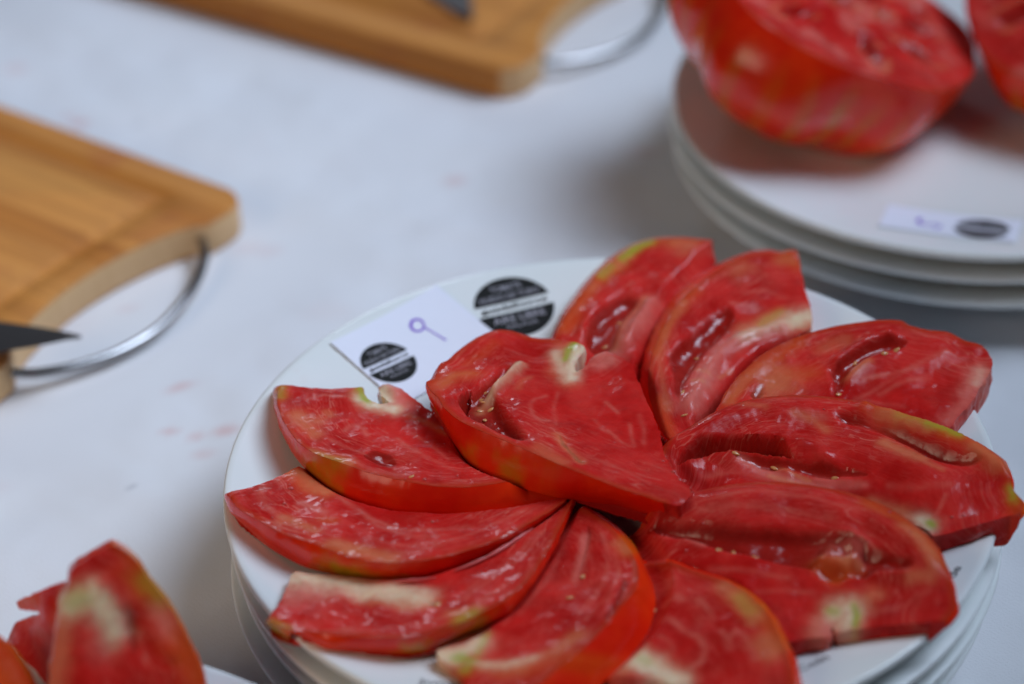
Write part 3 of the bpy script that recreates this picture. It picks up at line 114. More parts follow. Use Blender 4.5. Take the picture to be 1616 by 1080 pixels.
def resample(P, step, closed=True):
    """Catmull-Rom through P (n,k), resampled; returns points and the source parameter."""
    P = np.asarray(P, float); n = len(P)
    out, par = [], []
    segs = n if closed else n - 1
    for i in range(segs):
        p1, p2 = P[i], P[(i + 1) % n]
        p0 = P[i - 1] if (closed or i > 0) else 2 * p1 - p2
        p3 = P[(i + 2) % n] if (closed or i + 2 < n) else 2 * p2 - p1
        L = np.linalg.norm((p2 - p1)[:2])
        lim0, lim1 = np.linalg.norm((p1 - p0)[:2]), np.linalg.norm((p3 - p2)[:2])
        m1 = (p2 - p0) * .5 * min(1, 1.6 * L / (L + lim0 + 1e-9)); m2 = (p3 - p1) * .5 * min(1, 1.6 * L / (L + lim1 + 1e-9))
        k = max(1, int(round(L / step)))
        for j in range(k):
            t = j / k; t2 = t * t; t3 = t2 * t
            out.append((2*t3-3*t2+1)*p1 + (t3-2*t2+t)*m1 + (-2*t3+3*t2)*p2 + (t3-t2)*m2)
            par.append(i + t)
    if not closed:
        out.append(P[-1]); par.append(n - 1)
    return np.array(out), np.array(par)

def seg_dist(Q, P, closed=False):
    """distance of points Q (m,2) to the polyline P (n,2); also index of nearest segment and its parameter."""
    P = np.asarray(P, float)
    A = P if closed else P[:-1]
    B = np.roll(P, -1, 0) if closed else P[1:]
    if len(A) == 0:
        return np.linalg.norm(Q - P[0], axis=1), np.zeros(len(Q), int), np.zeros(len(Q))
    best = np.full(len(Q), 1e9); bi = np.zeros(len(Q), int); bt = np.zeros(len(Q))
    for i in range(len(A)):
        ab = B[i] - A[i]; L = ab @ ab + 1e-12
        t = np.clip(((Q - A[i]) @ ab) / L, 0, 1)
        d = np.linalg.norm(Q - (A[i] + t[:, None] * ab), axis=1)
        m = d < best
        best[m] = d[m]; bi[m] = i; bt[m] = t[m]
    return best, bi, bt

def inside(Q, P):
    P = np.asarray(P, float); r = np.zeros(len(Q), bool)
    x, y = Q[:, 0], Q[:, 1]
    for i in range(len(P)):
        x1, y1 = P[i]; x2, y2 = P[(i + 1) % len(P)]
        c = ((y1 > y) != (y2 > y)) & (x < (x2 - x1) * (y - y1) / (y2 - y1 + 1e-12) + x1)
        r ^= c
    return r

def tps(P, reg=60.0):
    P = np.asarray(P, float); X, Z = P[:, :2], P[:, 2]; n = len(X)
    def K(A):
        d2 = ((A[:, None] - X[None]) ** 2).sum(2)
        return d2 * np.log(d2 + 1e-9) * .5
    M = np.zeros((n + 3, n + 3)); M[:n, :n] = K(X) + np.eye(n) * reg
    M[:n, n] = 1; M[:n, n + 1:] = X; M[n, :n] = 1; M[n + 1:, :n] = X.T
    w = np.linalg.solve(M, np.concatenate([Z, [0, 0, 0]]))
    return lambda A: K(np.atleast_2d(A)) @ w[:n] + w[n] + np.atleast_2d(A) @ w[n + 1:]

def fbm(P, scale, octs=3, off=0.0):
    out = np.empty(len(P))
    for i, p in enumerate(P):
        out[i] = mnoise.fractal(Vector((p[0] * scale + off, p[1] * scale, (p[2] if len(p) > 2 else 0) * scale)), 1.0, 2.0, octs)
    return out

# ------------------------------------------------------------------ materials
def newmat(name):
    m = bpy.data.materials.new(name); m.use_nodes = True
    nt = m.node_tree
    return m, nt, nt.nodes['Principled BSDF']

class NT:
    def __init__(s, nt): s.nt = nt
    def n(s, typ, **kw):
        nd = s.nt.nodes.new(typ)
        for k, v in kw.items():
            if k == 'ins':
                for kk, vv in v.items():
                    if hasattr(vv, 'is_linked') or isinstance(vv, bpy.types.NodeSocket): s.nt.links.new(vv, nd.inputs[kk])
                    else: nd.inputs[kk].default_value = vv
            else: setattr(nd, k, v)
        return nd
    def attr(s, name): return s.n('ShaderNodeAttribute', attribute_name=name).outputs['Fac']
    def math(s, op, a, b=0.0, clamp=False):
        nd = s.n('ShaderNodeMath', operation=op, use_clamp=clamp)
        for i, v in enumerate((a, b)):
            if isinstance(v, bpy.types.NodeSocket): s.nt.links.new(v, nd.inputs[i])
            else: nd.inputs[i].default_value = v
        return nd.outputs[0]
    def mix(s, fac, a, b):
        nd = s.n('ShaderNodeMix', data_type='RGBA')
        for i, v in ((0, fac), (6, a), (7, b)):
            if isinstance(v, bpy.types.NodeSocket): s.nt.links.new(v, nd.inputs[i])
            else: nd.inputs[i].default_value = (*v, 1) if isinstance(v, tuple) and len(v) == 3 else v
        return nd.outputs[2]
    def noise(s, vec, scale, detail=3, rough=.55, dist=0.0):
        nd = s.n('ShaderNodeTexNoise', ins={'Scale': scale, 'Detail': detail, 'Roughness': rough, 'Distortion': dist})
        if vec is not None: s.nt.links.new(vec, nd.inputs['Vector'])
        return nd.outputs['Fac']
    def ramp(s, fac, lo, hi):
        nd = s.n('ShaderNodeMapRange', interpolation_type='SMOOTHSTEP', ins={'Value': fac, 'From Min': lo, 'From Max': hi})
        return nd.outputs[0]
    def comb(s, x, y, z=0.0):
        nd = s.n('ShaderNodeCombineXYZ')
        for i, v in enumerate((x, y, z)):
            if isinstance(v, bpy.types.NodeSocket): s.nt.links.new(v, nd.inputs[i])
            else: nd.inputs[i].default_value = v
        return nd.outputs[0]
    def bump(s, h, strength, dist, normal=None):
        nd = s.n('ShaderNodeBump', ins={'Height': h, 'Strength': strength, 'Distance': dist})
        if normal is not None: s.nt.links.new(normal, nd.inputs['Normal'])
        return nd.outputs[0]
    def obj(s): return s.n('ShaderNodeTexCoord').outputs['Object']
    def to(s, sock, target): s.nt.links.new(sock, target)

def flesh_material():
    m, nt, b = newmat('tomato_flesh'); N = NT(nt)
    co = N.obj()
    rimd, along = N.attr('rimd'), N.attr('along')
    cream, white, green, gel_shade, orange, pink, vein = (N.attr(a) for a in ('cream', 'white', 'green', 'gel_shade', 'orange', 'pink', 'vein'))
    near = N.ramp(rimd, 36, 14)
    big = N.noise(co, 48, 5, .6)
    c = N.mix(N.ramp(big, .34, .68), (0.47, 0.007, 0.006), (0.66, 0.022, 0.018))
    # fibres that follow the skin: broad, then fine
    st = N.noise(N.comb(N.math('MULTIPLY', rimd, 0.42), N.math('MULTIPLY', along, 0.05), 0.0), 1.0, 4, .6, .8)
    c = N.mix(N.math('MULTIPLY', N.math('MULTIPLY', N.ramp(st, .50, .78), near), .42), c, (0.76, 0.085, 0.070))
    def lines(a, bb, zz, w, dist):
        v = N.noise(N.comb(N.math('MULTIPLY', rimd, a), N.math('MULTIPLY', along, bb), zz), 1.0, 2, .5, dist)
        return N.ramp(N.math('ABSOLUTE', N.math('SUBTRACT', v, .5)), w, 0.0)
    msk = N.math('MULTIPLY', N.ramp(N.noise(co, 42, 3), .38, .62), near)
    c = N.mix(N.math('MULTIPLY', N.math('MULTIPLY', lines(.22, .030, 2.0, .020, .6), msk), .38), c, (0.80, 0.26, 0.19))
    c = N.mix(N.math('MULTIPLY', N.math('MULTIPLY', lines(.55, .060, 6.0, .035, .9), near), .18), c, (0.78, 0.20, 0.15))
    c = N.mix(N.math('MULTIPLY', N.math('MULTIPLY', lines(1.6, .16, 11.0, .06, .5), near), .08), c, (0.76, 0.15, 0.12))
    dk = N.noise(co, 130, 4, .6)
    c = N.mix(N.math('MULTIPLY', N.ramp(dk, .54, .78), .35), c, (0.33, 0.003, 0.005))
    # soft network of vessels
    vo = N.n('ShaderNodeTexVoronoi', feature='DISTANCE_TO_EDGE', ins={'Scale': 95.0, 'Vector': N.n('ShaderNodeVectorMath', operation='ADD', ins={0: co, 1: N.n('ShaderNodeTexNoise', ins={'Vector': co, 'Scale': 70.0, 'Detail': 3.0}).outputs['Color']}).outputs[0]}).outputs['Distance']
    ves = N.math('MULTIPLY', N.ramp(vo, .10, .0), N.ramp(N.noise(co, 60, 3), .48, .66))
    c = N.mix(N.math('MULTIPLY', ves, .25), c, (0.72, 0.22, 0.15))
    edge = N.ramp(rimd, 3.2, 0.3)
    c = N.mix(N.math('MULTIPLY', edge, .75), c, (0.50, 0.040, 0.012))
    nz = N.noise(co, 320, 3)
    wob = N.math('ADD', .70, N.math('MULTIPLY', nz, .6))
    def over(c, a, colr, k=1.0): return N.mix(N.math('MULTIPLY', N.math('MULTIPLY', a, wob), k, True), c, colr)
    c = over(c, gel_shade, (0.30, 0.010, 0.005), .80)  # gel, with the shade of the hollows painted into its colour
    c = over(c, orange, (0.62, 0.085, 0.014), .75)
    c = over(c, pink, (0.76, 0.22, 0.17), .70)
    c = over(c, vein, (0.76, 0.22, 0.16), .48)
    c = over(c, cream, (0.74, 0.27, 0.12), .50)
    c = over(c, white, (0.82, 0.66, 0.44), .90)
    c = over(c, green, (0.36, 0.40, 0.035), .85)
    N.to(c, b.inputs['Base Color'])
    b.inputs['Subsurface Weight'].default_value = 0.25
    b.inputs['Subsurface Radius'].default_value = (1.0, 0.25, 0.15)
    b.inputs['Subsurface Scale'].default_value = 0.003
    rg = N.math('ADD', N.math('MULTIPLY', N.noise(co, 70, 3), .34), .16)
    rg = N.math('SUBTRACT', rg, N.math('MULTIPLY', gel_shade, .14))
    N.to(rg, b.inputs['Roughness'])
    N.to(N.math('ADD', .05, N.math('MULTIPLY', gel_shade, .30)), b.inputs['Specular IOR Level'])
    N.to(N.math('ADD', .12, N.math('MULTIPLY', N.ramp(N.noise(co, 70, 2), .50, .68), .75)), b.inputs['Coat Weight']); b.inputs['Coat Roughness'].default_value = .06; b.inputs['Coat IOR'].default_value = 1.33
    fine = N.noise(co, 1500, 3)
    mid = N.noise(N.comb(N.math('MULTIPLY', rimd, 1.3), N.math('MULTIPLY', along, 0.22), 7.0), 1.0, 4)
    nb = N.bump(N.math('MULTIPLY', mid, near), .12, .0004)
    nb = N.bump(fine, .18, .00025, nb)
    N.to(nb, b.inputs['Normal'])
    wet = N.bump(N.noise(co, 115, 2, .5), .42, .0022)
    N.to(N.bump(N.noise(co, 600, 2), .08, .0004, wet), b.inputs['Coat Normal'])
    return m

def skin_material():
    m, nt, b = newmat('tomato_skin'); N = NT(nt)
    co = N.obj()
    yellow, green = N.attr('yellow'), N.attr('green')
    c = N.mix(N.ramp(N.noise(co, 45, 3), .35, .7), (0.80, 0.014, 0.003), (0.90, 0.040, 0.004))
    spots = N.n('ShaderNodeTexVoronoi', ins={'Vector': co, 'Scale': 900.0}).outputs['Distance']
    c = N.mix(N.math('MULTIPLY', N.ramp(spots, .22, .05), .22), c, (0.66, 0.16, 0.02))
    wob = N.math('ADD', .4, N.math('MULTIPLY', N.noise(co, 240, 3), 1.2))
    c = N.mix(N.math('MULTIPLY', N.math('MULTIPLY', yellow, wob), .85, True), c, (0.62, 0.19, 0.012))
    c = N.mix(N.math('MULTIPLY', N.math('MULTIPLY', green, wob), .85, True), c, (0.42, 0.31, 0.012))
    N.to(c, b.inputs['Base Color'])
    b.inputs['Roughness'].default_value = 0.20
    b.inputs['Specular IOR Level'].default_value = 0.4
    N.to(N.bump(N.noise(co, 260, 3), .12, .0006), b.inputs['Normal'])
    return m

def simple(name, color, rough=.5, metal=0.0, spec=.5, noise_amt=0.0, scale=100):
    m, nt, b = newmat(name); N = NT(nt)
    if noise_amt:
        f = N.noise(N.obj(), scale, 4)
        N.to(N.mix(f, tuple(max(0, x * (1 - noise_amt)) for x in color), tuple(min(1, x * (1 + noise_amt)) for x in color)), b.inputs['Base Color'])
    else:
        b.inputs['Base Color'].default_value = (*color, 1)
    b.inputs['Roughness'].default_value = rough
    b.inputs['Metallic'].default_value = metal
    b.inputs['Specular IOR Level'].default_value = spec
    return m

def porcelain():
    m, nt, b = newmat('porcelain'); N = NT(nt); co = N.obj()
    c = N.mix(N.ramp(N.noise(co, 18, 3), .3, .75), (0.80, 0.84, 0.82), (0.84, 0.87, 0.86))
    # thin smears of juice
    s = N.math('MULTIPLY', N.ramp(N.noise(co, 34, 4, .6), .60, .78), .16)
    c = N.mix(s, c, (0.80, 0.56, 0.52))
    N.to(c, b.inputs['Base Color'])
    N.to(N.math('ADD', .05, N.math('MULTIPLY', N.noise(co, 60, 3), .12)), b.inputs['Roughness'])
    b.inputs['Specular IOR Level'].default_value = .5
    return m

def cloth_material():
    m, nt, b = newmat('table_cover'); N = NT(nt); co = N.obj()
    st = N.attr('stain'); gr = N.attr('grime')
    c = N.mix(N.ramp(N.noise(co, 9, 4), .3, .7), (0.745, 0.745, 0.765), (0.78, 0.78, 0.79))
    c = N.mix(N.math('MULTIPLY', N.ramp(N.noise(co, 26, 3), .62, .8), .18), c, (0.78, 0.70, 0.68))
    w = N.math('ADD', .35, N.math('MULTIPLY', N.noise(co, 150, 3), 1.1))
    c = N.mix(N.math('MULTIPLY', N.math('MULTIPLY', st, .72), w, True), c, (0.68, 0.40, 0.38))
    c = N.mix(N.math('MULTIPLY', gr, w, True), c, (0.42, 0.42, 0.44))
    N.to(c, b.inputs['Base Color'])
    b.inputs['Roughness'].default_value = .72
    b.inputs['Specular IOR Level'].default_value = .3
    wv = N.n('ShaderNodeTexWave', wave_type='BANDS', bands_direction='DIAGONAL', ins={'Vector': co, 'Scale': 260.0, 'Distortion': 1.5, 'Detail': 2.0}).outputs['Fac']
    weave = N.math('ADD', N.noise(co, 1400, 2), N.math('MULTIPLY', wv, .08))
    N.to(N.bump(weave, .4, .0005), b.inputs['Normal'])
    return m

def wood_material():
    m, nt, b = newmat('bamboo'); N = NT(nt); co = N.obj()
    sep = N.n('ShaderNodeSeparateXYZ', ins={'Vector': co})
    x, y, z = sep.outputs
    strip = N.n('ShaderNodeTexWhiteNoise', noise_dimensions='1D', ins={'W': N.math('FLOOR', N.math('MULTIPLY', y, 62.0))}).outputs['Value']
    grain = N.noise(N.comb(N.math('MULTIPLY', x, 9.0), N.math('MULTIPLY', y, 190.0), N.math('MULTIPLY', z, 190.0)), 1.0, 4, .6, .3)
    c = N.mix(strip, (0.50, 0.18, 0.032), (0.66, 0.28, 0.065))
    c = N.mix(N.math('MULTIPLY', N.ramp(grain, .42, .72), .65), c, (0.32, 0.115, 0.028))
    stain = N.noise(co, 22, 3)
    c = N.mix(N.math('MULTIPLY', N.ramp(stain, .55, .75), .5), c, (0.40, 0.11, 0.035))
    endg = N.attr('end')
    c = N.mix(endg, c, N.mix(N.noise(N.comb(N.math('MULTIPLY', y, 260.0), N.math('MULTIPLY', z, 60.0)), 1.0, 3), (0.60, 0.36, 0.17), (0.72, 0.47, 0.25)))
    N.to(c, b.inputs['Base Color'])
    b.inputs['Roughness'].default_value = .55
    b.inputs['Specular IOR Level'].default_value = .2
    N.to(N.bump(grain, .15, .0006), b.inputs['Normal'])
    return m

FLESH, SKIN, PORC, CLOTH, WOOD = flesh_material(), skin_material(), porcelain(), cloth_material(), wood_material()
SEED = simple('tomato_seed', (0.66, 0.29, 0.11), .10, noise_amt=.25, scale=300)
STEEL = simple('polished_steel', (0.40, 0.39, 0.39), .20, 1.0)
BLADE = simple('knife_steel', (0.13, 0.115, 0.11), .48, 1.0, noise_amt=.1, scale=60)
BLACKINK = simple('black_print', (0.010, 0.010, 0.009), .5, spec=.2)
WHITEINK = simple('white_print', (0.34, 0.33, 0.37), .5)
GREYINK = simple('grey_print', (0.05, 0.05, 0.05), .45)
VIOLET = simple('violet_pen', (0.20, 0.05, 0.60), .5)
PAPER = simple('card_paper', (0.83, 0.85, 0.95), .6, noise_amt=.02, scale=200)
HANDLE = simple('dark_handle', (0.03, 0.028, 0.026), .45)
DROP, _nt, _b = newmat('juice_drop')
_b.inputs['Base Color'].default_value = (0.60, 0.10, 0.09, 1); _b.inputs['Roughness'].default_value = .04
_b.inputs['Transmission Weight'].default_value = .0; _b.inputs['IOR'].default_value = 1.34

# ------------------------------------------------------------------ table cover
BX, BY = 164.8, 284.2           # centre of the back stack
def cloth_z(P):
    zz = np.zeros(len(P))
    # long soft creases in the cloth
    for ang, off, w, h in ((2.2, 150, 20, 1.6), (2.35, 215, 13, 1.3), (.5, 330, 22, 1.3), (2.05, 60, 26, 1.0), (.25, 250, 16, .9), (2.5, 330, 18, 1.6), (.62, 420, 13, 1.3), (1.2, 180, 15, .9), (1.0, 95, 12, .8), (2.75, 255, 12, 1.2), (.9, 300, 10, .9)):
        d = (P[:, 0] * math.cos(ang) + P[:, 1] * math.sin(ang)) - off + 9 * np.sin((-P[:, 0] * math.sin(ang) + P[:, 1] * math.cos(ang)) / 70)
        zz += h * np.exp(-(d / w) ** 2) * (0.6 + .4 * np.sin((P[:, 0] - P[:, 1]) / 90 + off))
    zz += 1.3 * fbm(P, .013, 4)
    r0 = np.hypot(P[:, 0], P[:, 1]); r1 = np.hypot(P[:, 0] - BX, P[:, 1] - BY)
    zz *= smooth01((r0 - 82) / 60) * smooth01((r1 - 82) / 60)
    for (px_, py_), (dx_, dy_) in (((-158.1, 249.6), (-.833, .553)), ((48.0, 514.0), (-.858, .513))):   # flat under the boards
        qx, qy = P[:, 0] - px_, P[:, 1] - py_
        lx, ly = qx * dx_ + qy * dy_, -qx * dy_ + qy * dx_
        out = np.maximum(np.maximum(-28 - lx, lx - 300), np.maximum(-ly, ly - 180))
        zz *= smooth01(out / 45)
    return 1.9 * zz - .6

def cloth_sheet(name, x0, x1, y0, y1, z, stains, grime, edge_line=None, step=3.0):
    xs = np.arange(x0, x1 + 1, step); ys = np.arange(y0, y1 + 1, step)
    X, Y = np.meshgrid(xs, ys); n, k = X.shape
    P = np.stack([X.ravel(), Y.ravel()], 1)
    zz = cloth_z(P) + z
    st = np.zeros(len(P)); g = np.zeros(len(P))
    for sx, sy, a, bb, ang, k_ in stains:
        dx, dy = P[:, 0] - sx, P[:, 1] - sy
        u = dx * math.cos(ang) + dy * math.sin(ang); v = -dx * math.sin(ang) + dy * math.cos(ang)
        st = np.maximum(st, k_ * smooth01(1.35 - np.sqrt((u / a) ** 2 + (v / bb) ** 2)))
    for sx, sy, a, k_ in grime:
        g = np.maximum(g, k_ * smooth01(1.4 - np.hypot(P[:, 0] - sx, P[:, 1] - sy) / a))
    keep = np.ones(len(P), bool) if edge_line is None else ((P - edge_line[0]) @ edge_line[1] > 0)
    F = []
    for j in range(n - 1):
        for i in range(k - 1):
            q = (j * k + i, j * k + i + 1, (j + 1) * k + i + 1, (j + 1) * k + i)
            if keep[list(q)].all(): F.append(q)
    me = mesh(name, np.stack([P[:, 0], P[:, 1], zz], 1) * MM, F)
    attr(me, 'stain', st); attr(me, 'grime', g)
    me.validate()
    return me

STAINS = [(-175, 127, 7, 3, .5, .8), (-175, 96, 4, 3, 0, .9), (-164, 92.6, 4, 3.5, .3, .7), (-152.5, 95.4, 5.5, 4, 0, 1.0), (-159, 80, 5, 4, 0, .5), (-70, 288.7, 6, 5, 0, .7),
          (-298, 405, 7, 6, 0, .5), (-160, 232, 9, 6, .4, .25), (-150, 229.5, 7, 5, .4, .3), (-255, 346, 5, 4, 0, 1.0), (-262, 352, 4, 3, 0, .7), (-120, 180, 12, 8, 0, .12), (-230, 170, 14, 9, .6, .12),
          (-206, 185, 6, 3, .4, .3), (141, 5, 4, 3, 0, .6), (140, -30, 3, 2, 0, .4), (-240, 60, 9, 6, 0, .15), (18, 312, 10, 5, 0, .4)]
GRIME = [(-184.8, 56.8, 1.6, .8), (-226.6, 345, 2.4, .5), (-130, -36, 2.2, .5)]
t = link('tablecloth', cloth_sheet('tablecloth', -460, 400, -330, 640, 0.0, STAINS, GRIME), CLOTH)
tag(t, 'white tablecloth with faint creases and pink juice spots under everything', 'tablecloth')
_d = np.array([15.15, 17.77]); _d /= np.linalg.norm(_d); _nrm = np.array([_d[1], -_d[0]])
def over_sheet():
    # a second sheet laid over the first; its straight edge shows left of the plate stack
    V, F = [], []
    A = np.array([-150.2, -25.0]) - _d * 330
    L, W = 600, 420; nl, nw = 120, 60
    for i in range(nl + 1):
        for j in range(nw + 1):
            p = A + _d * (L * i / nl) + _nrm * (W * (j / nw) ** 1.6)
            V.append((p[0] * MM, p[1] * MM, (float(cloth_z(p[None])[0]) + (.95 if j else .80)) * MM))
    for i in range(nl):
        for j in range(nw):
            a = i * (nw + 1) + j
            F.append((a, a + nw + 1, a + nw + 2, a + 1)[::-1])
    me = mesh('tablecloth', V, F); attr(me, 'stain', np.zeros(len(V))); attr(me, 'grime', np.zeros(len(V)))
    return me

# ------------------------------------------------------------------ plates
PROFILE = [(0, 11), (40, 11), (70, 11.0), (80, 11.3), (90, 12.4), (100, 14.6), (110, 17.0), (120, 19.2), (128, 20.9), (132, 21.7), (134, 22.0), (134.9, 21.6), (135.1, 20.6), (134.6, 19.0), (132.8, 17.6),
           (128, 15.8), (118, 12.6), (106, 8.6), (96, 5.0), (89, 2.2), (86.5, .4), (85, 0), (82, 0), (80.5, .6), (79, 2.6), (60, 3.2), (0, 3.2)]
PR = np.array(PROFILE[:11])
def plate_z(r): return np.interp(r, PR[:, 0], PR[:, 1])
def plate_mesh():
    pr, _ = resample(np.array([(a, b, 0) for a, b in PROFILE], float), 3.0, closed=False)
    pr = pr[:, :2]; pr[0, 0] = 0; pr[-1, 0] = 0
    n = 128; V, F = [], []
    for r, z in pr[1:-1]:
        for i in range(n):
            a = 2 * math.pi * i / n
            V.append((r * math.cos(a) * MM, r * math.sin(a) * MM, z * MM))
    m = len(pr) - 2
    V.append((0, 0, pr[0, 1] * MM)); V.append((0, 0, pr[-1, 1] * MM))
    for k in range(m - 1):
        for i in range(n):
            j = (i + 1) % n
            F.append((k * n + i, (k + 1) * n + i, (k + 1) * n + j, k * n + j))
    for i in range(n):
        j = (i + 1) % n
        F.append((m * n, i, j)); F.append((m * n + 1, (m - 1) * n + j, (m - 1) * n + i))
    return mesh('plate', V, F)
PLATE = plate_mesh(); PLATE.materials.append(PORC)
GAP = 11.0
words = ['topmost', 'second', 'third', 'bottom']
main_plates = []
for k, (dx, dy) in enumerate([(0, 0), (1.2, -1.5), (2.2, 1.2), (-.6, .8)]):
    o = link('plate', PLATE)
    o.location = (dx * MM, dy * MM, (33 - GAP * k) * MM); o.rotation_euler.z = k * .7
    if k == 0: o.rotation_euler.z = 0
    tag(o, ['white plate holding the fan of tomato slices, topmost of its stack', 'white plate second from the top under the fanned slices',
            'white plate third from the top under the fanned slices', 'white plate lowest of the stack under the fanned slices'][k], 'plate', 'plates stacked under the fanned slices')
    main_plates.append(o)
for k, (dx, dy) in enumerate([(0, 0), (-.8, .6), (.9, -1.0)]):
    o = link('plate', PLATE)
    o.location = ((BX + dx) * MM, (BY + dy) * MM, (22 - GAP * k) * MM); o.rotation_euler.z = 1 + k
    tag(o, ['white plate holding the two tomato halves, topmost of the blurred stack', 'white plate in the middle of the blurred stack under the tomato halves',
            'white plate lowest of the blurred stack under the tomato halves'][k], 'plate', 'plates stacked under the tomato halves')
FX, FY = -184.5, -214.0
o = link('plate', PLATE); o.location = (FX * MM, FY * MM, 22 * MM); o.rotation_euler.z = 2.2
tag(o, 'white plate under the blurred tomato wedges, only its rim in view', 'plate', 'plates under the tomato wedges')
for k in (1, 2):
    o = link('plate', PLATE); o.location = (FX * MM, FY * MM, (22 - GAP * k) * MM); o.rotation_euler.z = 2.2 + k
    tag(o, ['white plate second from the top in the stack under the wedges', 'white plate lowest in the stack under the wedges'][k - 1], 'plate', 'plates under the tomato wedges')
t = link('tablecloth', over_sheet(), CLOTH)
tag(t, 'second white sheet whose straight edge shows left of the main plate stack', 'tablecloth')

# ------------------------------------------------------------------ print on the plate and the cards
def text_mesh(body, size, bold=0.0):
    cu = bpy.data.curves.new('lettering', 'FONT'); cu.body = body; cu.size = size
    cu.align_x = 'CENTER'; cu.align_y = 'CENTER'; cu.offset = bold; cu.resolution_u = 2
    ob = bpy.data.objects.new('lettering', cu); col.objects.link(ob)
    bpy.context.view_layer.update()
    me = bpy.data.meshes.new_from_object(ob.evaluated_get(bpy.context.evaluated_depsgraph_get()))
    bpy.data.objects.remove(ob); bpy.data.curves.remove(cu)
    V = np.array([v.co[:] for v in me.vertices]); F = [tuple(p.vertices) for p in me.polygons]
    bpy.data.meshes.remove(me)
    return V, F

def fit(V, w=None, h=None):
    V = V.copy(); lo, hi = V.min(0), V.max(0); V -= (lo + hi) / 2
    if w: V[:, 0] *= w / (hi[0] - lo[0])
    if h: V[:, 1] *= h / (hi[1] - lo[1])
    return V

def segment(R, y0, y1, n=28, m=5):
    """slice of a disc between the heights y0 and y1, as a grid"""
    V, F = [], []
    for j in range(m + 1):
        # spacing follows the circle so that its edge stays round
        a0, a1 = math.asin(max(-1, min(1, y0 / R))), math.asin(max(-1, min(1, y1 / R)))
        a = a0 + (a1 - a0) * j / m
        y = R * math.sin(a); w = R * math.cos(a)
        for i in range(n + 1): V.append((w * (2 * i / n - 1), y, 0))
    for j in range(m):
        for i in range(n):
            k = j * (n + 1) + i; F.append((k, k + 1, k + n + 2, k + n + 1))
    return np.array(V), F

def lay(V, place):
    return [place(v) for v in V]

def logo(parent, R, place, lift):
    """black disc split by a white band, three lines of lettering"""
    up, upF = segment(R, .17 * R, R, 28, 10); lowv, lowF = segment(R, -R, -.17 * R, 28, 10)
    a = link('logo', mesh('logo', lay(up, lambda v: place(v, lift)), upF, False), BLACKINK, parent)
    b = link('logo', mesh('logo', lay(lowv, lambda v: place(v, lift)), lowF, False), BLACKINK, parent)
    for body, w, h, y, m, pa, bold in (('TOMATE', .82, .20, .66, WHITEINK, a, .01), ('HUEVO DE TORO', 1.56, .19, .36, WHITEINK, a, .01),
                           ('guadalhorce', 1.74, .22, -.01, BLACKINK, a, .02), ('AIRE LIBRE', 1.36, .22, -.38, WHITEINK, b, .01), ('MALAGA', .8, .12, -.63, WHITEINK, b, .0)):
        V, F = text_mesh(body, 1.0, bold); V = fit(V, w * R, h * R); V[:, 1] += y * R
        link('lettering', mesh('lettering', lay(V, lambda v: place(v, lift * 2)), F, False), m, pa)
    return a

def plate_place(cx, cy, ang, base=0.0):
    c, s = math.cos(ang), math.sin(ang)
    def f(v, lift):
        x = cx + v[0] * c - v[1] * s; y = cy + v[0] * s + v[1] * c
        return (x * MM, y * MM, (base + float(plate_z(math.hypot(x, y))) + lift) * MM)
    return f
logo(main_plates[0], 15.6, plate_place(-36.3, 107.0, math.radians(21)), .12)
for body, cx, cy, ang, w, h in (('Junta', -53.5, -108.6, math.radians(1), 15, 4.0), ('Coín', 63.4, -99.4, math.radians(33), 12, 3.2), ('de', 113.0, -57.5, math.radians(62), 6.5, 3.0)):
    V, F = text_mesh(body, 1.0, .01); V = fit(V, w, h); pl = plate_place(cx, cy, ang)
    link('lettering', mesh('lettering', lay(V, lambda v: pl(v, .12)), F, False), GREYINK, main_plates[0])

def ribbon(P, w):
    P, _ = resample(np.array([(x, y, 0) for x, y in P], float), .4, closed=False); P = P[:, :2]
    T = np.gradient(P, axis=0); T /= np.linalg.norm(T, axis=1)[:, None] + 1e-9
    Nn = np.stack([-T[:, 1], T[:, 0]], 1)
    k = len(P); ww = w * (.75 + .25 * np.sin(np.linspace(0, 6, k)))[:, None]
    V = np.concatenate([P + Nn * ww / 2, P - Nn * ww / 2]); F = [(i, i + 1, k + i + 1, k + i) for i in range(k - 1)]
    return np.c_[V, np.zeros(len(V))], F

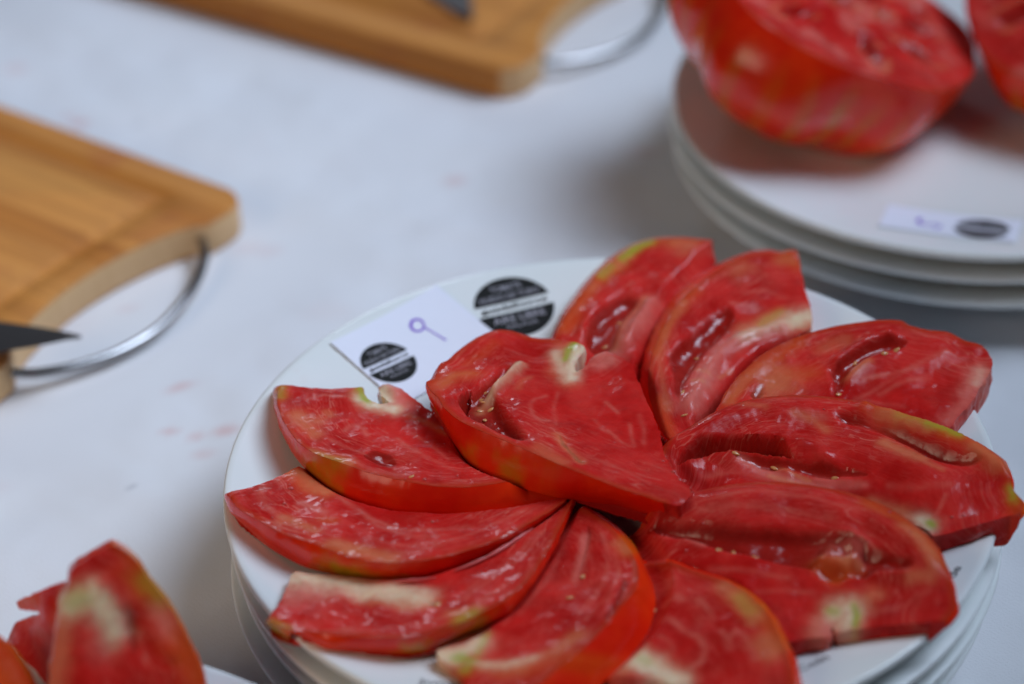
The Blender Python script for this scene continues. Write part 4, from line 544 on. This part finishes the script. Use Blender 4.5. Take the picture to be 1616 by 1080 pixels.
def card(label, origin, ux, W, H, zfun, logo_at, logo_R, logo_rot, stroke, curl=.6):
    """paper card: origin corner, unit vector ux along its length (mm); uy is ux turned clockwise"""
    ux = np.array(ux) / np.linalg.norm(ux); uy = np.array((ux[1], -ux[0]))
    root = empty('label_card', (0, 0, 0)); tag(root, label, 'card', 'numbered cards on the plates')
    def place(v, lift):
        p = np.array(origin) + ux * v[0] + uy * v[1]
        c = curl * (((v[0] / W) - .5) ** 2 * 4 * .6 + ((v[1] / H) - .5) ** 2 * 1.2)
        return (p[0] * MM, p[1] * MM, (zfun(p) + .25 + c + lift) * MM)
    n, m = 24, 16; V, F = [], []
    for z in (0.0, .28):
        for j in range(m + 1):
            for i in range(n + 1): V.append(place((W * i / n, H * j / m), z))
    o2 = (n + 1) * (m + 1)
    for j in range(m):
        for i in range(n):
            k = j * (n + 1) + i
            F.append((k, k + 1, k + n + 2, k + n + 1)); F.append((o2 + k + n + 1, o2 + k + n + 2, o2 + k + 1, o2 + k))
    for i in range(n):
        F.append((i, o2 + i, o2 + i + 1, i + 1)); k = m * (n + 1) + i; F.append((k, k + 1, o2 + k + 1, o2 + k))
    for j in range(m):
        k = j * (n + 1); F.append((k, k + n + 1, o2 + k + n + 1, o2 + k)); k += n; F.append((k, o2 + k, o2 + k + n + 1, k + n + 1))
    link('paper', mesh('paper', V, F, True, 40), PAPER, root)
    c, s = math.cos(logo_rot), math.sin(logo_rot)
    logo(root, logo_R, lambda v, l: place((logo_at[0] + v[0] * c - v[1] * s, logo_at[1] - v[0] * s - v[1] * c), .28 + l), .10)
    V, F = ribbon(stroke[0], stroke[1])
    link('handwritten_digit', mesh('handwritten_digit', [place((v[0], v[1]), .42) for v in V], F, False), VIOLET, root)
    return root

zmain = lambda p: 33 + float(plate_z(math.hypot(p[0], p[1])))
zback = lambda p: 22 + float(plate_z(math.hypot(p[0] - BX, p[1] - BY)))
# local card axes: x along the long side, y towards the viewer; the digit lies right of the print
def tocard(o, ux, pts):
    ux = np.array(ux) / np.linalg.norm(ux); uy = np.array((ux[1], -ux[0]))
    return [((np.array(p) - o) @ ux, (np.array(p) - o) @ uy) for p in pts]
CO, CUX = np.array((-104.9, 76.9)), (38.1, 37.9)
lo9 = tocard(CO, CUX, [(-82.65, 70.3)])[0]
loop = [(-73.0 + 2.4 * math.cos(a) * 1.05, 92.1 + 3.2 * math.sin(a)) for a in np.linspace(.1, 6.2, 22)]
nine = tocard(CO, CUX, loop + [(-69.8, 91.2), (-66, 88.6), (-61.8, 85.7)])
card('white card with a violet handwritten 9 lying beside the black logo', CO, CUX, 53.8, 40, zmain, lo9, 10.6, math.radians(-3), (nine, 1.15))
CO2, CUX2 = np.array((BX - 46, BY - 81)), (54.5, -15)
mark = [(15.5, 10), (14.5, 14), (16.5, 17.5), (20, 17), (22.5, 15.5), (24.5, 17.5), (22, 21)]
card('white card with a violet mark tilted on the blurred back plate', CO2, CUX2, 56, 27, zback, (41, 15), 11.5, math.radians(176), (mark, 1.7), .3)

# ------------------------------------------------------------------ tomato slices
SEEDMESH = None
def seed_mesh():
    bm = bmesh.new(); bmesh.ops.create_icosphere(bm, subdivisions=2, radius=1)
    for v in bm.verts:
        x, y, z = v.co
        k = 1 - .35 * (x + 1) / 2 * (1 if x > 0 else .6)
        v.co = Vector((x * 1.55, y * .95 * k, z * .45)) * MM
    me = bpy.data.meshes.new('seed'); bm.to_mesh(me); bm.free()
    me.polygons.foreach_set('use_smooth', [True] * len(me.polygons)); me.materials.append(SEED)
    return me
def drop_mesh():
    bm = bmesh.new(); bmesh.ops.create_icosphere(bm, subdivisions=2, radius=1)
    for v in bm.verts: v.co = Vector((v.co.x, v.co.y, v.co.z * .62)) * MM
    me = bpy.data.meshes.new('juice_drop'); bm.to_mesh(me); bm.free()
    me.polygons.foreach_set('use_smooth', [True] * len(me.polygons)); me.materials.append(DROP)
    return me
SEEDMESH, DROPMESH = seed_mesh(), drop_mesh()
def bead_mesh(path, r, k=10):
    # juice gathered along an edge: a thin tapering bead
    P, _ = resample(np.array(path, float), 1.0, closed=False); T = np.gradient(P, axis=0); T /= np.linalg.norm(T, axis=1)[:, None]
    V, F = [], []; n = len(P)
    for i, (p, t) in enumerate(zip(P, T)):
        a = np.cross(t, (0, 0, 1)); a /= np.linalg.norm(a); b = np.cross(a, t)
        s = r * min(1, .15 + min(i, n - 1 - i) / 5) * (.8 + .35 * mnoise.noise(Vector(p * .35)))
        V += [tuple(p + s * (math.cos(x) * a + math.sin(x) * b)) for x in np.linspace(0, 2 * np.pi, k, endpoint=False)]
    for i in range(n - 1):
        for j in range(k): F.append((i * k + j, i * k + (j + 1) % k, (i + 1) * k + (j + 1) % k, (i + 1) * k + j))
    F.append(tuple(range(k))[::-1]); F.append(tuple(range((n - 1) * k, n * k)))
    return mesh('juice_bead', np.array(V) * MM, F)

def build_slice(name, spec, label, cat, group, above=(), matrix=None, floor=None, step=.85, noise_seed=0.0):
    """One cut piece of tomato: closed flesh body (cut face, walls, underside) plus its strip of skin.
    spec gives the edge of the cut face, the matching lower edge, and what lies in the face."""
    top = np.array(spec['top']); bot = np.array(spec['bot']); ns = spec['ns']
    T, par = resample(np.c_[top, bot], .8)
    B = T[:, 3:]; T = T[:, :3]
    n = len(T)
    is_skin = (par >= 0) & (par <= ns - 1)
    # small raggedness of the cut edge
    jit = fbm(T, .35, 3, noise_seed) * .40
    cen = T[:, :2].mean(0)
    ring = T[:, :2]
    tang = np.roll(ring, -1, 0) - np.roll(ring, 1, 0); tang /= np.linalg.norm(tang, axis=1)[:, None] + 1e-9
    area2 = np.sum(ring[:, 0] * np.roll(ring[:, 1], -1) - np.roll(ring[:, 0], -1) * ring[:, 1])
    nrm = np.stack([tang[:, 1], -tang[:, 0]], 1) * (1 if area2 > 0 else -1)
    T[:, :2] += nrm * (jit * np.where(is_skin, .35, 1.0))[:, None]
    ring = T[:, :2]
    zf = tps(np.concatenate([top, np.array(spec['ctrl'])]) if spec.get('ctrl') else top)
    # interior points
    lo, hi = ring.min(0), ring.max(0)
    gx = np.arange(lo[0], hi[0], step); gy = np.arange(lo[1], hi[1], step * .87)
    G = np.array([(x + (step / 2 if j % 2 else 0), y) for j, y in enumerate(gy) for x in gx])
    G += rng.uniform(-.12, .12, G.shape) * step
    G = G[inside(G, ring)]
    de, _, _ = seg_dist(G, ring, True)
    G = G[de > step * .45]
    # extra points on the rims of the hollows so that they stay crisp
    extra = []
    for kind, amp, rad, pts in spec['feats']:
        if kind in ('hole', 'pit') and rad < 2:
            e, _ = resample(np.array([(x, y, 0) for x, y in pts]), .6); extra.append(e[:, :2])
    if extra:
        E = np.concatenate(extra); E = E[inside(E, ring)]
        d2, _, _ = seg_dist(E, ring, True); E = E[d2 > .5]
        if len(E):
            for e in E:
                G = G[((G - e) ** 2).sum(1) > .16]
            G = np.concatenate([G, E])
    P2 = np.concatenate([ring, G])
    r_ = delaunay_2d_cdt([Vector(p) for p in P2], [], [list(range(n))], 1, 1e-5)
    V2 = np.array([v[:] for v in r_[0]]); tris = [list(f) for f in r_[2]]
    orig = [o[0] if o else -1 for o in r_[3]]
    # map ring vertices
    ringidx = [-1] * n
    for i, os_ in enumerate(r_[3]):
        for o in os_:
            if o < n: ringidx[o] = i
    ringidx = [ri if ri >= 0 else int(((V2 - ring[k]) ** 2).sum(1).argmin()) for k, ri in enumerate(ringidx)]
    z = zf(V2)
    ddr, bi, bt = seg_dist(V2, ring, True)
    # keep the rim at its own height, ease into the fitted surface
    rimz = T[bi, 2] * (1 - bt) + T[(bi + 1) % n, 2] * bt
    zr = zf(ring); rimoff = (T[:, 2] - zr)
    off = rimoff[bi] * (1 - bt) + rimoff[(bi + 1) % n] * bt
    z = z + off * np.exp(-ddr / 4)
    A = {k: np.zeros(len(V2)) for k in ('cream', 'white', 'green', 'gel_shade', 'orange', 'pink', 'vein')}
    disp = np.zeros(len(V2)); hole = np.zeros(len(V2))
    P3 = np.c_[V2, z]
    nz = fbm(P3, .12, 3, noise_seed + 5); nzf = fbm(P3, .5, 3, noise_seed + 9)
    fade = smooth01(ddr / 1.5)
    for kind, amp, rad, pts in spec['feats']:
        pts = np.array(pts)
        if kind in ('pit', 'hole'):
            pp, _ = resample(np.c_[pts, np.zeros(len(pts))], .8); pp = pp[:, :2]
            d, _, _ = seg_dist(V2, pp, True); ins = inside(V2, pp)
            d = np.maximum(0, np.where(ins, d + .25 * nzf * np.minimum(1, d), d))
            s = smooth01(np.where(ins, d, 0) / rad)
            if kind == 'hole': hole -= amp * s
            else: disp -= amp * s
            lip = np.where(ins, 0, np.exp(-(d / 1.0) ** 2)) * .12
            disp += lip
            A['gel_shade'] = np.maximum(A['gel_shade'], smooth01(np.where(ins, d, 0) / (rad * .7)) * 1.0)
        else:
            d, _, _ = seg_dist(V2, pts) if len(pts) > 1 else (np.linalg.norm(V2 - pts[0], axis=1), 0, 0)
            d = np.maximum(0, d + rad * (.45 * nz + .22 * nzf))
            if kind == 'bump': disp += amp * np.exp(-(d / (rad * .75)) ** 2)
            else:
                rr = rad * (1.5 if kind == 'vein' else 1.25)
                w = amp * np.exp(-(d / rr) ** 2 * 1.1)
                if kind == 'vein': w = w * (.45 + .55 * smooth01(.5 + 1.2 * nz))
                A[kind] = np.maximum(A[kind], w)
    # soften steps between neighbouring points
    ed = np.array([(f[a_], f[(a_ + 1) % 3]) for f in tris for a_ in range(3)])
    for _ in range(3):
        s_, w_ = disp.copy(), np.ones(len(disp))
        np.add.at(s_, ed[:, 0], disp[ed[:, 1]]); np.add.at(w_, ed[:, 0], 1)
        np.add.at(s_, ed[:, 1], disp[ed[:, 0]]); np.add.at(w_, ed[:, 1], 1)
        disp = s_ / w_
    disp = disp + hole
    sag = fbm(P3, .055, 2, noise_seed + 44)
    z = z + disp * fade + (.42 * nz + .14 * nzf) * fade + 1.5 * sag * smooth01(ddr / 7)
    # rest under the pieces that lie on top
    for (Br, zb) in above:
        if Br[:, 0].min() > V2[:, 0].max() + 6 or Br[:, 0].max() < V2[:, 0].min() - 6 or Br[:, 1].min() > V2[:, 1].max() + 6 or Br[:, 1].max() < V2[:, 1].min() - 6: continue
        d, bi2, bt2 = seg_dist(V2, Br[:, :2], True); ins = inside(V2, Br[:, :2])
        zn = Br[bi2, 2] * (1 - bt2) + Br[(bi2 + 1) % len(Br), 2] * bt2
        lim = np.where(ins, zn - .4, zn - .3 + .9 * d + .05 * d * d)
        z = np.minimum(z, lim)
    if floor is not None:
        z = np.maximum(z, floor(V2) + 1.2)
    # distance to the skin edge and position along it
    sk = ring[is_skin]
    rimd, si, st_ = seg_dist(V2, sk)
    L = np.r_[0, np.cumsum(np.linalg.norm(np.diff(sk, axis=0), axis=1))]
    along = L[si] + st_
    along = along + 0 * rimd
    # body: cut face + walls + underside
    T2 = np.array([[V2[i, 0], V2[i, 1], z[i]] for i in ringidx])
    rows = 7
    V = [(*V2[i], z[i]) for i in range(len(V2))]
    F = [tuple(f) for f in tris]
    # make faces point up
    a, b_, c_ = (np.array(V[F[0][k]]) for k in range(3))
    if np.cross(b_ - a, c_ - a)[2] < 0: F = [f[::-1] for f in F]; flip = True
    else: flip = False
    if floor is not None:
        B = B.copy(); B[:, 2] = np.maximum(B[:, 2], floor(B[:, :2]) + .25)
    B[:, 2] = np.minimum(B[:, 2], T2[:, 2] - .8)
    rowid = [list(ringidx)]
    wall = []
    for k in range(1, rows + 1):
        t = k / rows
        Pk = T2 * (1 - t) + B * t
        bulge = np.where(is_skin, 1.0 * math.sin(math.pi * t), .25 * math.sin(math.pi * t))
        Pk[:, :2] += nrm * bulge[:, None]
        if k < rows:
            Pk[:, :2] += nrm * (fbm(Pk, .22, 2, noise_seed + 20) * np.where(is_skin, .25, .8))[:, None]
        wall.append(Pk)
        rowid.append(list(range(len(V), len(V) + n)))
        V += [tuple(p) for p in Pk]
    ccw = area2 > 0
    for k in range(rows):
        r0, r1 = rowid[k], rowid[k + 1]
        for i in range(n):
            j = (i + 1) % n
            if r0[i] == r0[j]: q = (r0[i], r1[i], r1[j])
            else: q = (r0[i], r1[i], r1[j], r0[j])
            F.append(q if ccw else q[::-1])
    ringset = {ri: k for k, ri in enumerate(ringidx)}
    zb_ = np.minimum(tps(bot)(V2), z - 2.5)
    if floor is not None: zb_ = np.minimum(np.maximum(zb_, floor(V2) + .3), z - .4)
    low = [0] * len(V2)
    for i in range(len(V2)):
        if i in ringset: low[i] = rowid[-1][ringset[i]]
        else: low[i] = len(V); V.append((V2[i, 0], V2[i, 1], zb_[i]))
    for f in list(F[:len(tris)]): F.append(tuple(low[i] for i in f[::-1]))
    nv = len(V)
    def ext(a, fill): return np.concatenate([a, np.full(nv - len(a), fill)])
    me = mesh('flesh', np.array(V) * MM, F, True, 55)
    def full(face, wallf, fill):
        a = np.full(nv, float(fill)); a[:len(V2)] = face
        for k in range(1, rows + 1): a[rowid[k]] = wallf(face[ringidx], k / rows)
        return a
    for k in A: attr(me, k, full(A[k], lambda r, t: r * (1 - .25 * t), 0))
    attr(me, 'rimd', full(rimd, lambda r, t: r + 6 * t, 8)); attr(me, 'along', full(along, lambda r, t: r, 0))
    root = empty(name); tag(root, label, cat, group)
    if matrix is not None: root.matrix_world = matrix
    link('flesh', me, FLESH, root)
    # skin: thin strip just outside the wall
    idx = np.where(is_skin)[0]
    SV, SF = [], []; m = len(idx)
    for k in range(rows + 1):
        Pk = T2[idx] if k == 0 else wall[k - 1][idx]
        Pk = Pk.copy()
        endf = np.minimum(1, np.minimum(np.arange(m), np.arange(m)[::-1]) / 4)
        Pk[:, :2] += nrm[idx] * (.22 if k else .12) * endf[:, None]
        if k == 0: Pk[:, 2] -= .10
        SV += [tuple(p) for p in Pk]
    for k in range(rows):
        for i in range(m - 1):
            q = (k * m + i, (k + 1) * m + i, (k + 1) * m + i + 1, k * m + i + 1)
            SF.append(q if ccw else q[::-1])
    sm = mesh('skin', np.array(SV) * MM, SF)
    S3 = np.array(SV)
    ye, gr = np.zeros(len(S3)), np.zeros(len(S3))
    nn = fbm(S3, .18, 3, noise_seed + 30)
    for kind, rad, p in spec['patches']:
        d = np.linalg.norm((S3 - np.array(p)) * (.7, .7, 1.0), axis=1) * (1 + .5 * nn)
        w = smooth01(1.35 - d / rad)
        if kind == 'yellow': ye = np.maximum(ye, w)
        else: gr = np.maximum(gr, w); ye = np.maximum(ye, smooth01(1.5 - d / (rad * 1.5)))
    # pieces coloured to the edge carry that colour into the skin
    top_or = np.array([max(A['orange'][ringidx[i]] * .7, A['cream'][ringidx[i]] * .6) for i in idx]); top_gr = np.array([A['green'][ringidx[i]] for i in idx])
    ye = np.maximum(ye, np.concatenate([top_or * (1 - .6 * k / rows) for k in range(rows + 1)]))
    gr = np.maximum(gr, np.concatenate([top_gr * (1 - .6 * k / rows) for k in range(rows + 1)]))
    attr(sm, 'yellow', ye); attr(sm, 'green', gr)
    link('skin', sm, SKIN, root)
    for x, y, ang in spec.get('seeds', ()):
        i = ((V2 - (x, y)) ** 2).sum(1).argmin()
        o = link('seed', SEEDMESH, None, root)
        o.location = (x * MM, y * MM, (z[i] + .02) * MM)
        o.rotation_euler = (random.uniform(-.4, .4), random.uniform(-.4, .4), math.radians(ang + random.uniform(-15, 15)))
        s = random.uniform(.85, 1.1); o.scale = (s, s, s)
    for x, y, rr in spec.get('drops', ()):
        i = ((V2 - (x, y)) ** 2).sum(1).argmin()
        o = link('juice_drop', DROPMESH, None, root)
        o.location = (x * MM, y * MM, (z[i] + rr * .15) * MM); o.scale = (rr, rr * random.uniform(.7, 1), rr)
    for path, rr in spec.get('beads', ()):
        link('juice_bead', bead_mesh(path, rr), DROP, root)
    Br = B[::max(1, n // 90)].copy()
    return root, (Br, None)

LABELS = {
 'M': 'tomato slice lying on top of the fan, white stem notch and seed hollow',
 'L1': 'tomato slice left of the topmost slice, its notched corner beside the card',
 'L2': 'pointed tomato slice reaching the left rim of the plate',
 'F1': 'tomato slice at the lower left with a pale pink cut end',
 'F2': 'tomato slice at the front with broad orange skin and a pale green core',
 'R4': 'tomato slice at the bottom edge with wavy pale veins and yellowish rim',
 'R3': 'tomato slice at the lower right with a lump of orange pulp in its hollow',
 'R2': 'tomato slice with a deep dark hollow, its tip overhanging the right rim',
 'R1': 'glossy tomato slice at the upper right with a frayed outer end',
 'B2': 'tomato slice at the back with a pale core streak to its outer corner',
 'B1': 'tomato slice at the back beside the black logo, green on its shoulder'}
above = []
floor_main = lambda Q: 33 + np.where(np.hypot(Q[:, 0], Q[:, 1]) < 134.5, plate_z(np.hypot(Q[:, 0], Q[:, 1])), -60)
for i, key in enumerate(['M', 'L1', 'L2', 'F1', 'F2', 'R4', 'R3', 'R2', 'R1', 'B2', 'B1']):
    _, ab = build_slice('tomato_slice', DATA[key], LABELS[key], 'tomato slice', 'tomato slices fanned on the plate', above[1:] if key in ('R3', 'R2') else above, None, floor_main, noise_seed=i * 13.7)
    above.append(ab)

# ------------------------------------------------------------------ tomato wedges on the front plate
WLAB = {'W1': 'blurred tomato wedge with a pale core and orange right edge, bottom left',
        'W2': 'dark purple-red blurred tomato wedge behind the one with the pale core', 'W3': 'orange-red blurred tomato piece in the bottom left corner'}
for key in ('W1', 'W2', 'W3'):
    sp = DATA[key]
    build_slice('tomato_wedge', sp, WLAB[key], 'tomato wedge', 'tomato wedges on the front plate', (), Matrix(sp['matrix']), None, 1.3, 70 + len(key) * 3)

# ------------------------------------------------------------------ tomato halves on the back stack
def half_tomato(label, centre, normal, R, H, spin, seed, pits, bulge=3.1):
    """body below the cut plane is a ribbed dome of skin, the cut face is flesh with hollows"""
    root = empty('tomato_half'); tag(root, label, 'tomato half', 'tomato halves on the back plate')
    q = Vector((0, 0, 1)).rotation_difference(Vector(normal).normalized())
    root.matrix_world = Matrix.Translation(Vector(centre) * MM) @ q.to_matrix().to_4x4() @ Matrix.Rotation(spin, 4, 'Z')
    n, m = 200, 40
    th = np.linspace(0, 2 * np.pi, n, endpoint=False)
    lobes = 1 + .03 * np.cos(5 * th + seed) + .02 * np.cos(3 * th + 1.3 * seed) + .012 * np.cos(9 * th + 2.1 * seed)
    V, F = [], []
    for k in range(m + 1):
        a = .5 * math.pi * (k / m) ** .92
        c = math.cos(a)
        rr = R * (1 + (lobes - 1) * (1 + 1.0 * math.sin(2 * a))) * c * (1 + .25 * math.sin(2.0 * a) * (.5 + .5 * np.cos(th - bulge)) ** 1.5)
        zz = -H * math.sin(a) ** 1.0 * np.ones(n)
        V += [(rr[i] * math.cos(th[i]), rr[i] * math.sin(th[i]), zz[i]) for i in range(n)]
    for k in range(m):
        for i in range(n):
            j = (i + 1) % n; F.append((k * n + i, (k + 1) * n + i, (k + 1) * n + j, k * n + j))
    S3 = np.array(V)
    me = mesh('skin', S3 * MM, F)
    ang = np.arctan2(S3[:, 1], S3[:, 0]); depth = -S3[:, 2] / H
    st = .5 + .5 * np.cos(27 * ang + seed + 1.5 * fbm(S3, .03, 2, seed)); pn = fbm(S3, .035, 3, seed + 3)
    attr(me, 'yellow', np.clip(smooth01((st - .40) * 1.8) * .75 * smooth01(depth * 2.5) * (.4 + .6 * smooth01(.5 + pn)) + .10 * smooth01(pn * 1.3), 0, 1))
    attr(me, 'green', np.clip(.25 * smooth01((depth - .55) * 2) * st, 0, 1))
    link('skin', me, SKIN, root)
    # cut face
    V, F = [], []; k2 = 46
    ringr = R * lobes
    for k in range(k2 + 1):
        t = 1 - k / k2
        V += [(ringr[i] * t * math.cos(th[i]) * .996, ringr[i] * t * math.sin(th[i]) * .996, 0) for i in range(n)]
    for k in range(k2):
        for i in range(n):
            j = (i + 1) % n; F.append((k * n + i, k * n + j, (k + 1) * n + j, (k + 1) * n + i))
    P = np.array(V); rad = np.hypot(P[:, 0], P[:, 1]) / R
    z = 1.6 * fbm(P, .07, 3, seed) * smooth01((1 - rad) * 6)
    gel_shade = np.zeros(len(P)); pk = np.zeros(len(P)); cr = np.zeros(len(P))
    for (px_, py_, a_, b_, an, dp) in pits:
        dx, dy = P[:, 0] - px_, P[:, 1] - py_
        u = dx * math.cos(an) + dy * math.sin(an); v = -dx * math.sin(an) + dy * math.cos(an)
        d = np.sqrt((u / a_) ** 2 + (v / b_) ** 2)
        s = smooth01(1.3 - d); z -= dp * s; gel_shade = np.maximum(gel_shade, s)
        cr = np.maximum(cr, np.exp(-((d - 1.5) / .22) ** 2) * .8 * (fbm(P, .09, 2, seed + 7) > 0))
    pk = np.clip(.6 * smooth01(fbm(P, .05, 3, seed + 2) * 2), 0, 1)
    P[:, 2] = z
    me = mesh('flesh', P * MM, F)
    zero = np.zeros(len(P))
    for nm, vals in (('gel_shade', gel_shade), ('pink', pk), ('cream', cr), ('white', zero), ('green', zero), ('orange', zero), ('vein', zero), ('rimd', (1 - rad) * R), ('along', ang_len(P, R))): attr(me, nm, vals)
    link('flesh', me, FLESH, root)
    return root
def ang_len(P, R): return (np.arctan2(P[:, 1], P[:, 0]) + np.pi) * R
PITS = [(30, 12, 13, 5, .5, 4), (34, -16, 11, 4, -.5, 4.5), (8, 34, 12, 5, 1.4, 4), (-22, 26, 11, 5, 2.3, 4), (-34, -8, 12, 4, .2, 4), (-12, -34, 12, 5, 1.2, 4.5), (16, -36, 9, 4, -1.0, 4), (2, 4, 8, 6, .3, 2), (48, -2, 5, 3, 1.4, 3), (20, -8, 6, 3, .4, 3)]
half_tomato('large tomato half with striped skin and tilted cut face on the back plate', (104.5, 289.5, 87), (0.445, 0.008, 1.0), 66, 64, .6, 1.0, PITS)
half_tomato('tomato half at the top right corner, mostly outside the picture', (214, 296, 92), (-0.30, -0.30, 0.90), 58, 52, 2.0, 4.0, PITS)

# ------------------------------------------------------------------ cutting boards
def board_mesh():
    Lb, W, th = 300.0, 180.0, 17.0
    # outline in board axes: x away from the handle end, y across
    O = []
    def corner(cx, cy, r, a0, a1, k=6):
        for i in range(k + 1):
            a = math.radians(a0 + (a1 - a0) * i / k); O.append((cx + r * math.cos(a), cy + r * math.sin(a)))
    corner(15, 15, 15, 270, 180, 9)
    O.append((0, 22)); O.append((1, 29)); O.append((5, 33))
    for i in range(1, 14):
        y = 33 + (W - 66) * i / 14; O.append((5 + 13 * math.sin(math.pi * i / 14) ** .7, y))
    O.append((5, W - 33)); O.append((1, W - 29)); O.append((0, W - 22))
    corner(15, W - 15, 15, 180, 90, 9)
    corner(Lb - 12, W - 12, 12, 90, 0); corner(Lb - 12, 12, 12, 0, -90)
    O = np.array(O); n = len(O)
    c = O.mean(0)
    def inset(d):
        T = np.roll(O, -1, 0) - np.roll(O, 1, 0); T /= np.linalg.norm(T, axis=1)[:, None]
        Nn = np.stack([-T[:, 1], T[:, 0]], 1)
        s = np.sign(np.median(((c - O) * Nn).sum(1)))
        return O + Nn * s * d
    rings = [(inset(1.8), 0.0), (inset(.5), .5), (inset(0), 1.8), (inset(0), th - 2.4), (inset(.7), th - .8), (inset(2.4), th)]
    V = []; end = []
    for P, z in rings:
        V += [(p[0], p[1], z) for p in P]; end += [1.0 if (p[0] < 24 and 2 < p[1] < W - 2 and 1 <= z <= th - 1) else 0.0 for p in O]
    F = []
    for k in range(len(rings) - 1):
        for i in range(n):
            j = (i + 1) % n; F.append((k * n + i, k * n + j, (k + 1) * n + j, (k + 1) * n + i))
    # top with a juice groove: inner grid rings
    groove = [(16, 0.0), (18, -1.6), (21, -2.2), (24, -1.6), (26, 0.0)]
    x0, x1, y0, y1 = 14, Lb - 2, 2, W - 2
    prev = list(range((len(rings) - 1) * n, len(rings) * n))
    def rrect(d, z):
        R = []
        X0, X1, Y0, Y1 = 8 + d, Lb - d, d, W - d
        for i, p in enumerate(O):
            R.append((min(max(p[0], X0 + 6), X1), min(max(p[1], Y0), Y1), z))
        return R
    for d, dz in groove:
        ids = list(range(len(V), len(V) + n)); V += rrect(d, th + dz); end += [0.0] * n
        for i in range(n):
            j = (i + 1) % n; F.append((prev[i], prev[j], ids[j], ids[i]))
        prev = ids
    ci = len(V); V.append((Lb / 2, W / 2, th)); end.append(0.0)
    for i in range(n): F.append((prev[i], prev[(i + 1) % n], ci))
    F.append(tuple(range(n))[::-1])
    me = mesh('board', np.array(V) * MM, F, True, 40)
    attr(me, 'end', end)
    me.materials.append(WOOD)
    me.validate()
    return me
def tube_mesh(name, P, r, k=14):
    P, _ = resample(np.array(P, float), 3.0, closed=False); T = np.gradient(P, axis=0); T /= np.linalg.norm(T, axis=1)[:, None]
    V, F = [], []
    for p, t in zip(P, T):
        a = np.cross(t, (0, 0, 1)); a /= np.linalg.norm(a); b = np.cross(a, t)
        V += [tuple(p + r * (math.cos(x) * a + math.sin(x) * b)) for x in np.linspace(0, 2 * np.pi, k, endpoint=False)]
    for i in range(len(P) - 1):
        for j in range(k):
            F.append((i * k + j, i * k + (j + 1) % k, (i + 1) * k + (j + 1) % k, (i + 1) * k + j))
    F.append(tuple(range(k))[::-1]); F.append(tuple(range((len(P) - 1) * k, len(P) * k)))
    return mesh(name, np.array(V) * MM, F, True, 60)
BOARD = board_mesh()
RING = tube_mesh('handle_ring', [(14, 27, 9), (9, 28.5, 9), (3, 32, 9), (-5, 39.5, 8), (-12.6, 52, 7), (-18.5, 67, 6), (-22.3, 85, 5), (-23, 98, 5), (-20, 115, 5), (-13, 132, 6), (-5, 144.5, 7.5), (3, 151, 9), (9, 153, 9), (14, 154, 9)], 2.3)
RING.materials.append(STEEL)
for P0, d, label in (((-158.1, 249.6), (-.833, .553), 'bamboo cutting board at the left edge with a steel ring handle and knife'),
                     ((48.0, 514.0), (-.858, .513), 'bamboo cutting board at the top edge, cut off by the frame')):
    root = empty('cutting_board', (P0[0] * MM, P0[1] * MM, -.4 * MM), (0, 0, math.atan2(d[1], d[0])))
    tag(root, label, 'cutting board', 'bamboo cutting boards with ring handles')
    link('board', BOARD, None, root); link('handle_ring', RING, None, root)

# ------------------------------------------------------------------ knives
def knife_mesh():
    L, W = 115.0, 34.0
    n = 24; V, F = [], []
    for i in range(n + 1):
        t = i / n; x = -L * (1 - t)
        # spine drops gently, edge curves up to the point
        s = W * .30 * (1 - t ** 3.2) + .0; e = -W * .70 * (1 - t ** 2.6) - .05
        V += [(x, s, .9), (x, s * .2 + e * .3, .9), (x, e, .05), (x, s, -.9), (x, s * .2 + e * .3, -.9), (x, e, -.05)]
    for i in range(n):
        a, b = i * 6, i * 6 + 6
        for p, q in ((0, 1), (1, 2)): F.append((a + p, a + q, b + q, b + p))
        for p, q in ((3, 4), (4, 5)): F.append((a + q, a + p, b + p, b + q))
        F.append((a + 0, b + 0, b + 3, a + 3)); F.append((a + 2, a + 5, b + 5, b + 2))
    F.append((0, 3, 4, 1)); F.append((1, 4, 5, 2))
    return mesh('blade', np.array(V) * MM, F, True, 30)
def knife_handle():
    V, F = [], []; k = 14
    for i, (x, w, h) in enumerate(((-112, 7, 5), (-116, 9, 7), (-140, 9.5, 7.5), (-175, 9, 7), (-205, 11, 8), (-214, 9, 6.5), (-217, 4, 3))):
        V += [(x, -3 + w * math.cos(a), h * math.sin(a)) for a in np.linspace(0, 2 * np.pi, k, endpoint=False)]
    for i in range(6):
        for j in range(k): F.append((i * k + j, (i + 1) * k + j, (i + 1) * k + (j + 1) % k, i * k + (j + 1) % k))
    F.append(tuple(range(k))); F.append(tuple(range(6 * k, 7 * k))[::-1])
    return mesh('handle', np.array(V) * MM, F)
KB, KH = knife_mesh(), knife_handle()
KB.materials.append(BLADE); KH.materials.append(HANDLE)
for loc, rot, label in (((-213.0, 128.0, 24.0), (math.radians(0), math.radians(1), math.radians(-4)), 'dark steel knife tip reaching past the left cutting board'),
                        ((-66.2, 412.0, 19.0), (0, 0, math.radians(-74)), 'dark knife tip lying on the cutting board at the top edge')):
    root = empty('kitchen_knife', tuple(v * MM for v in loc), rot); tag(root, label, 'knife', 'knives by the cutting boards')
    link('blade', KB, None, root); link('handle', KH, None, root)
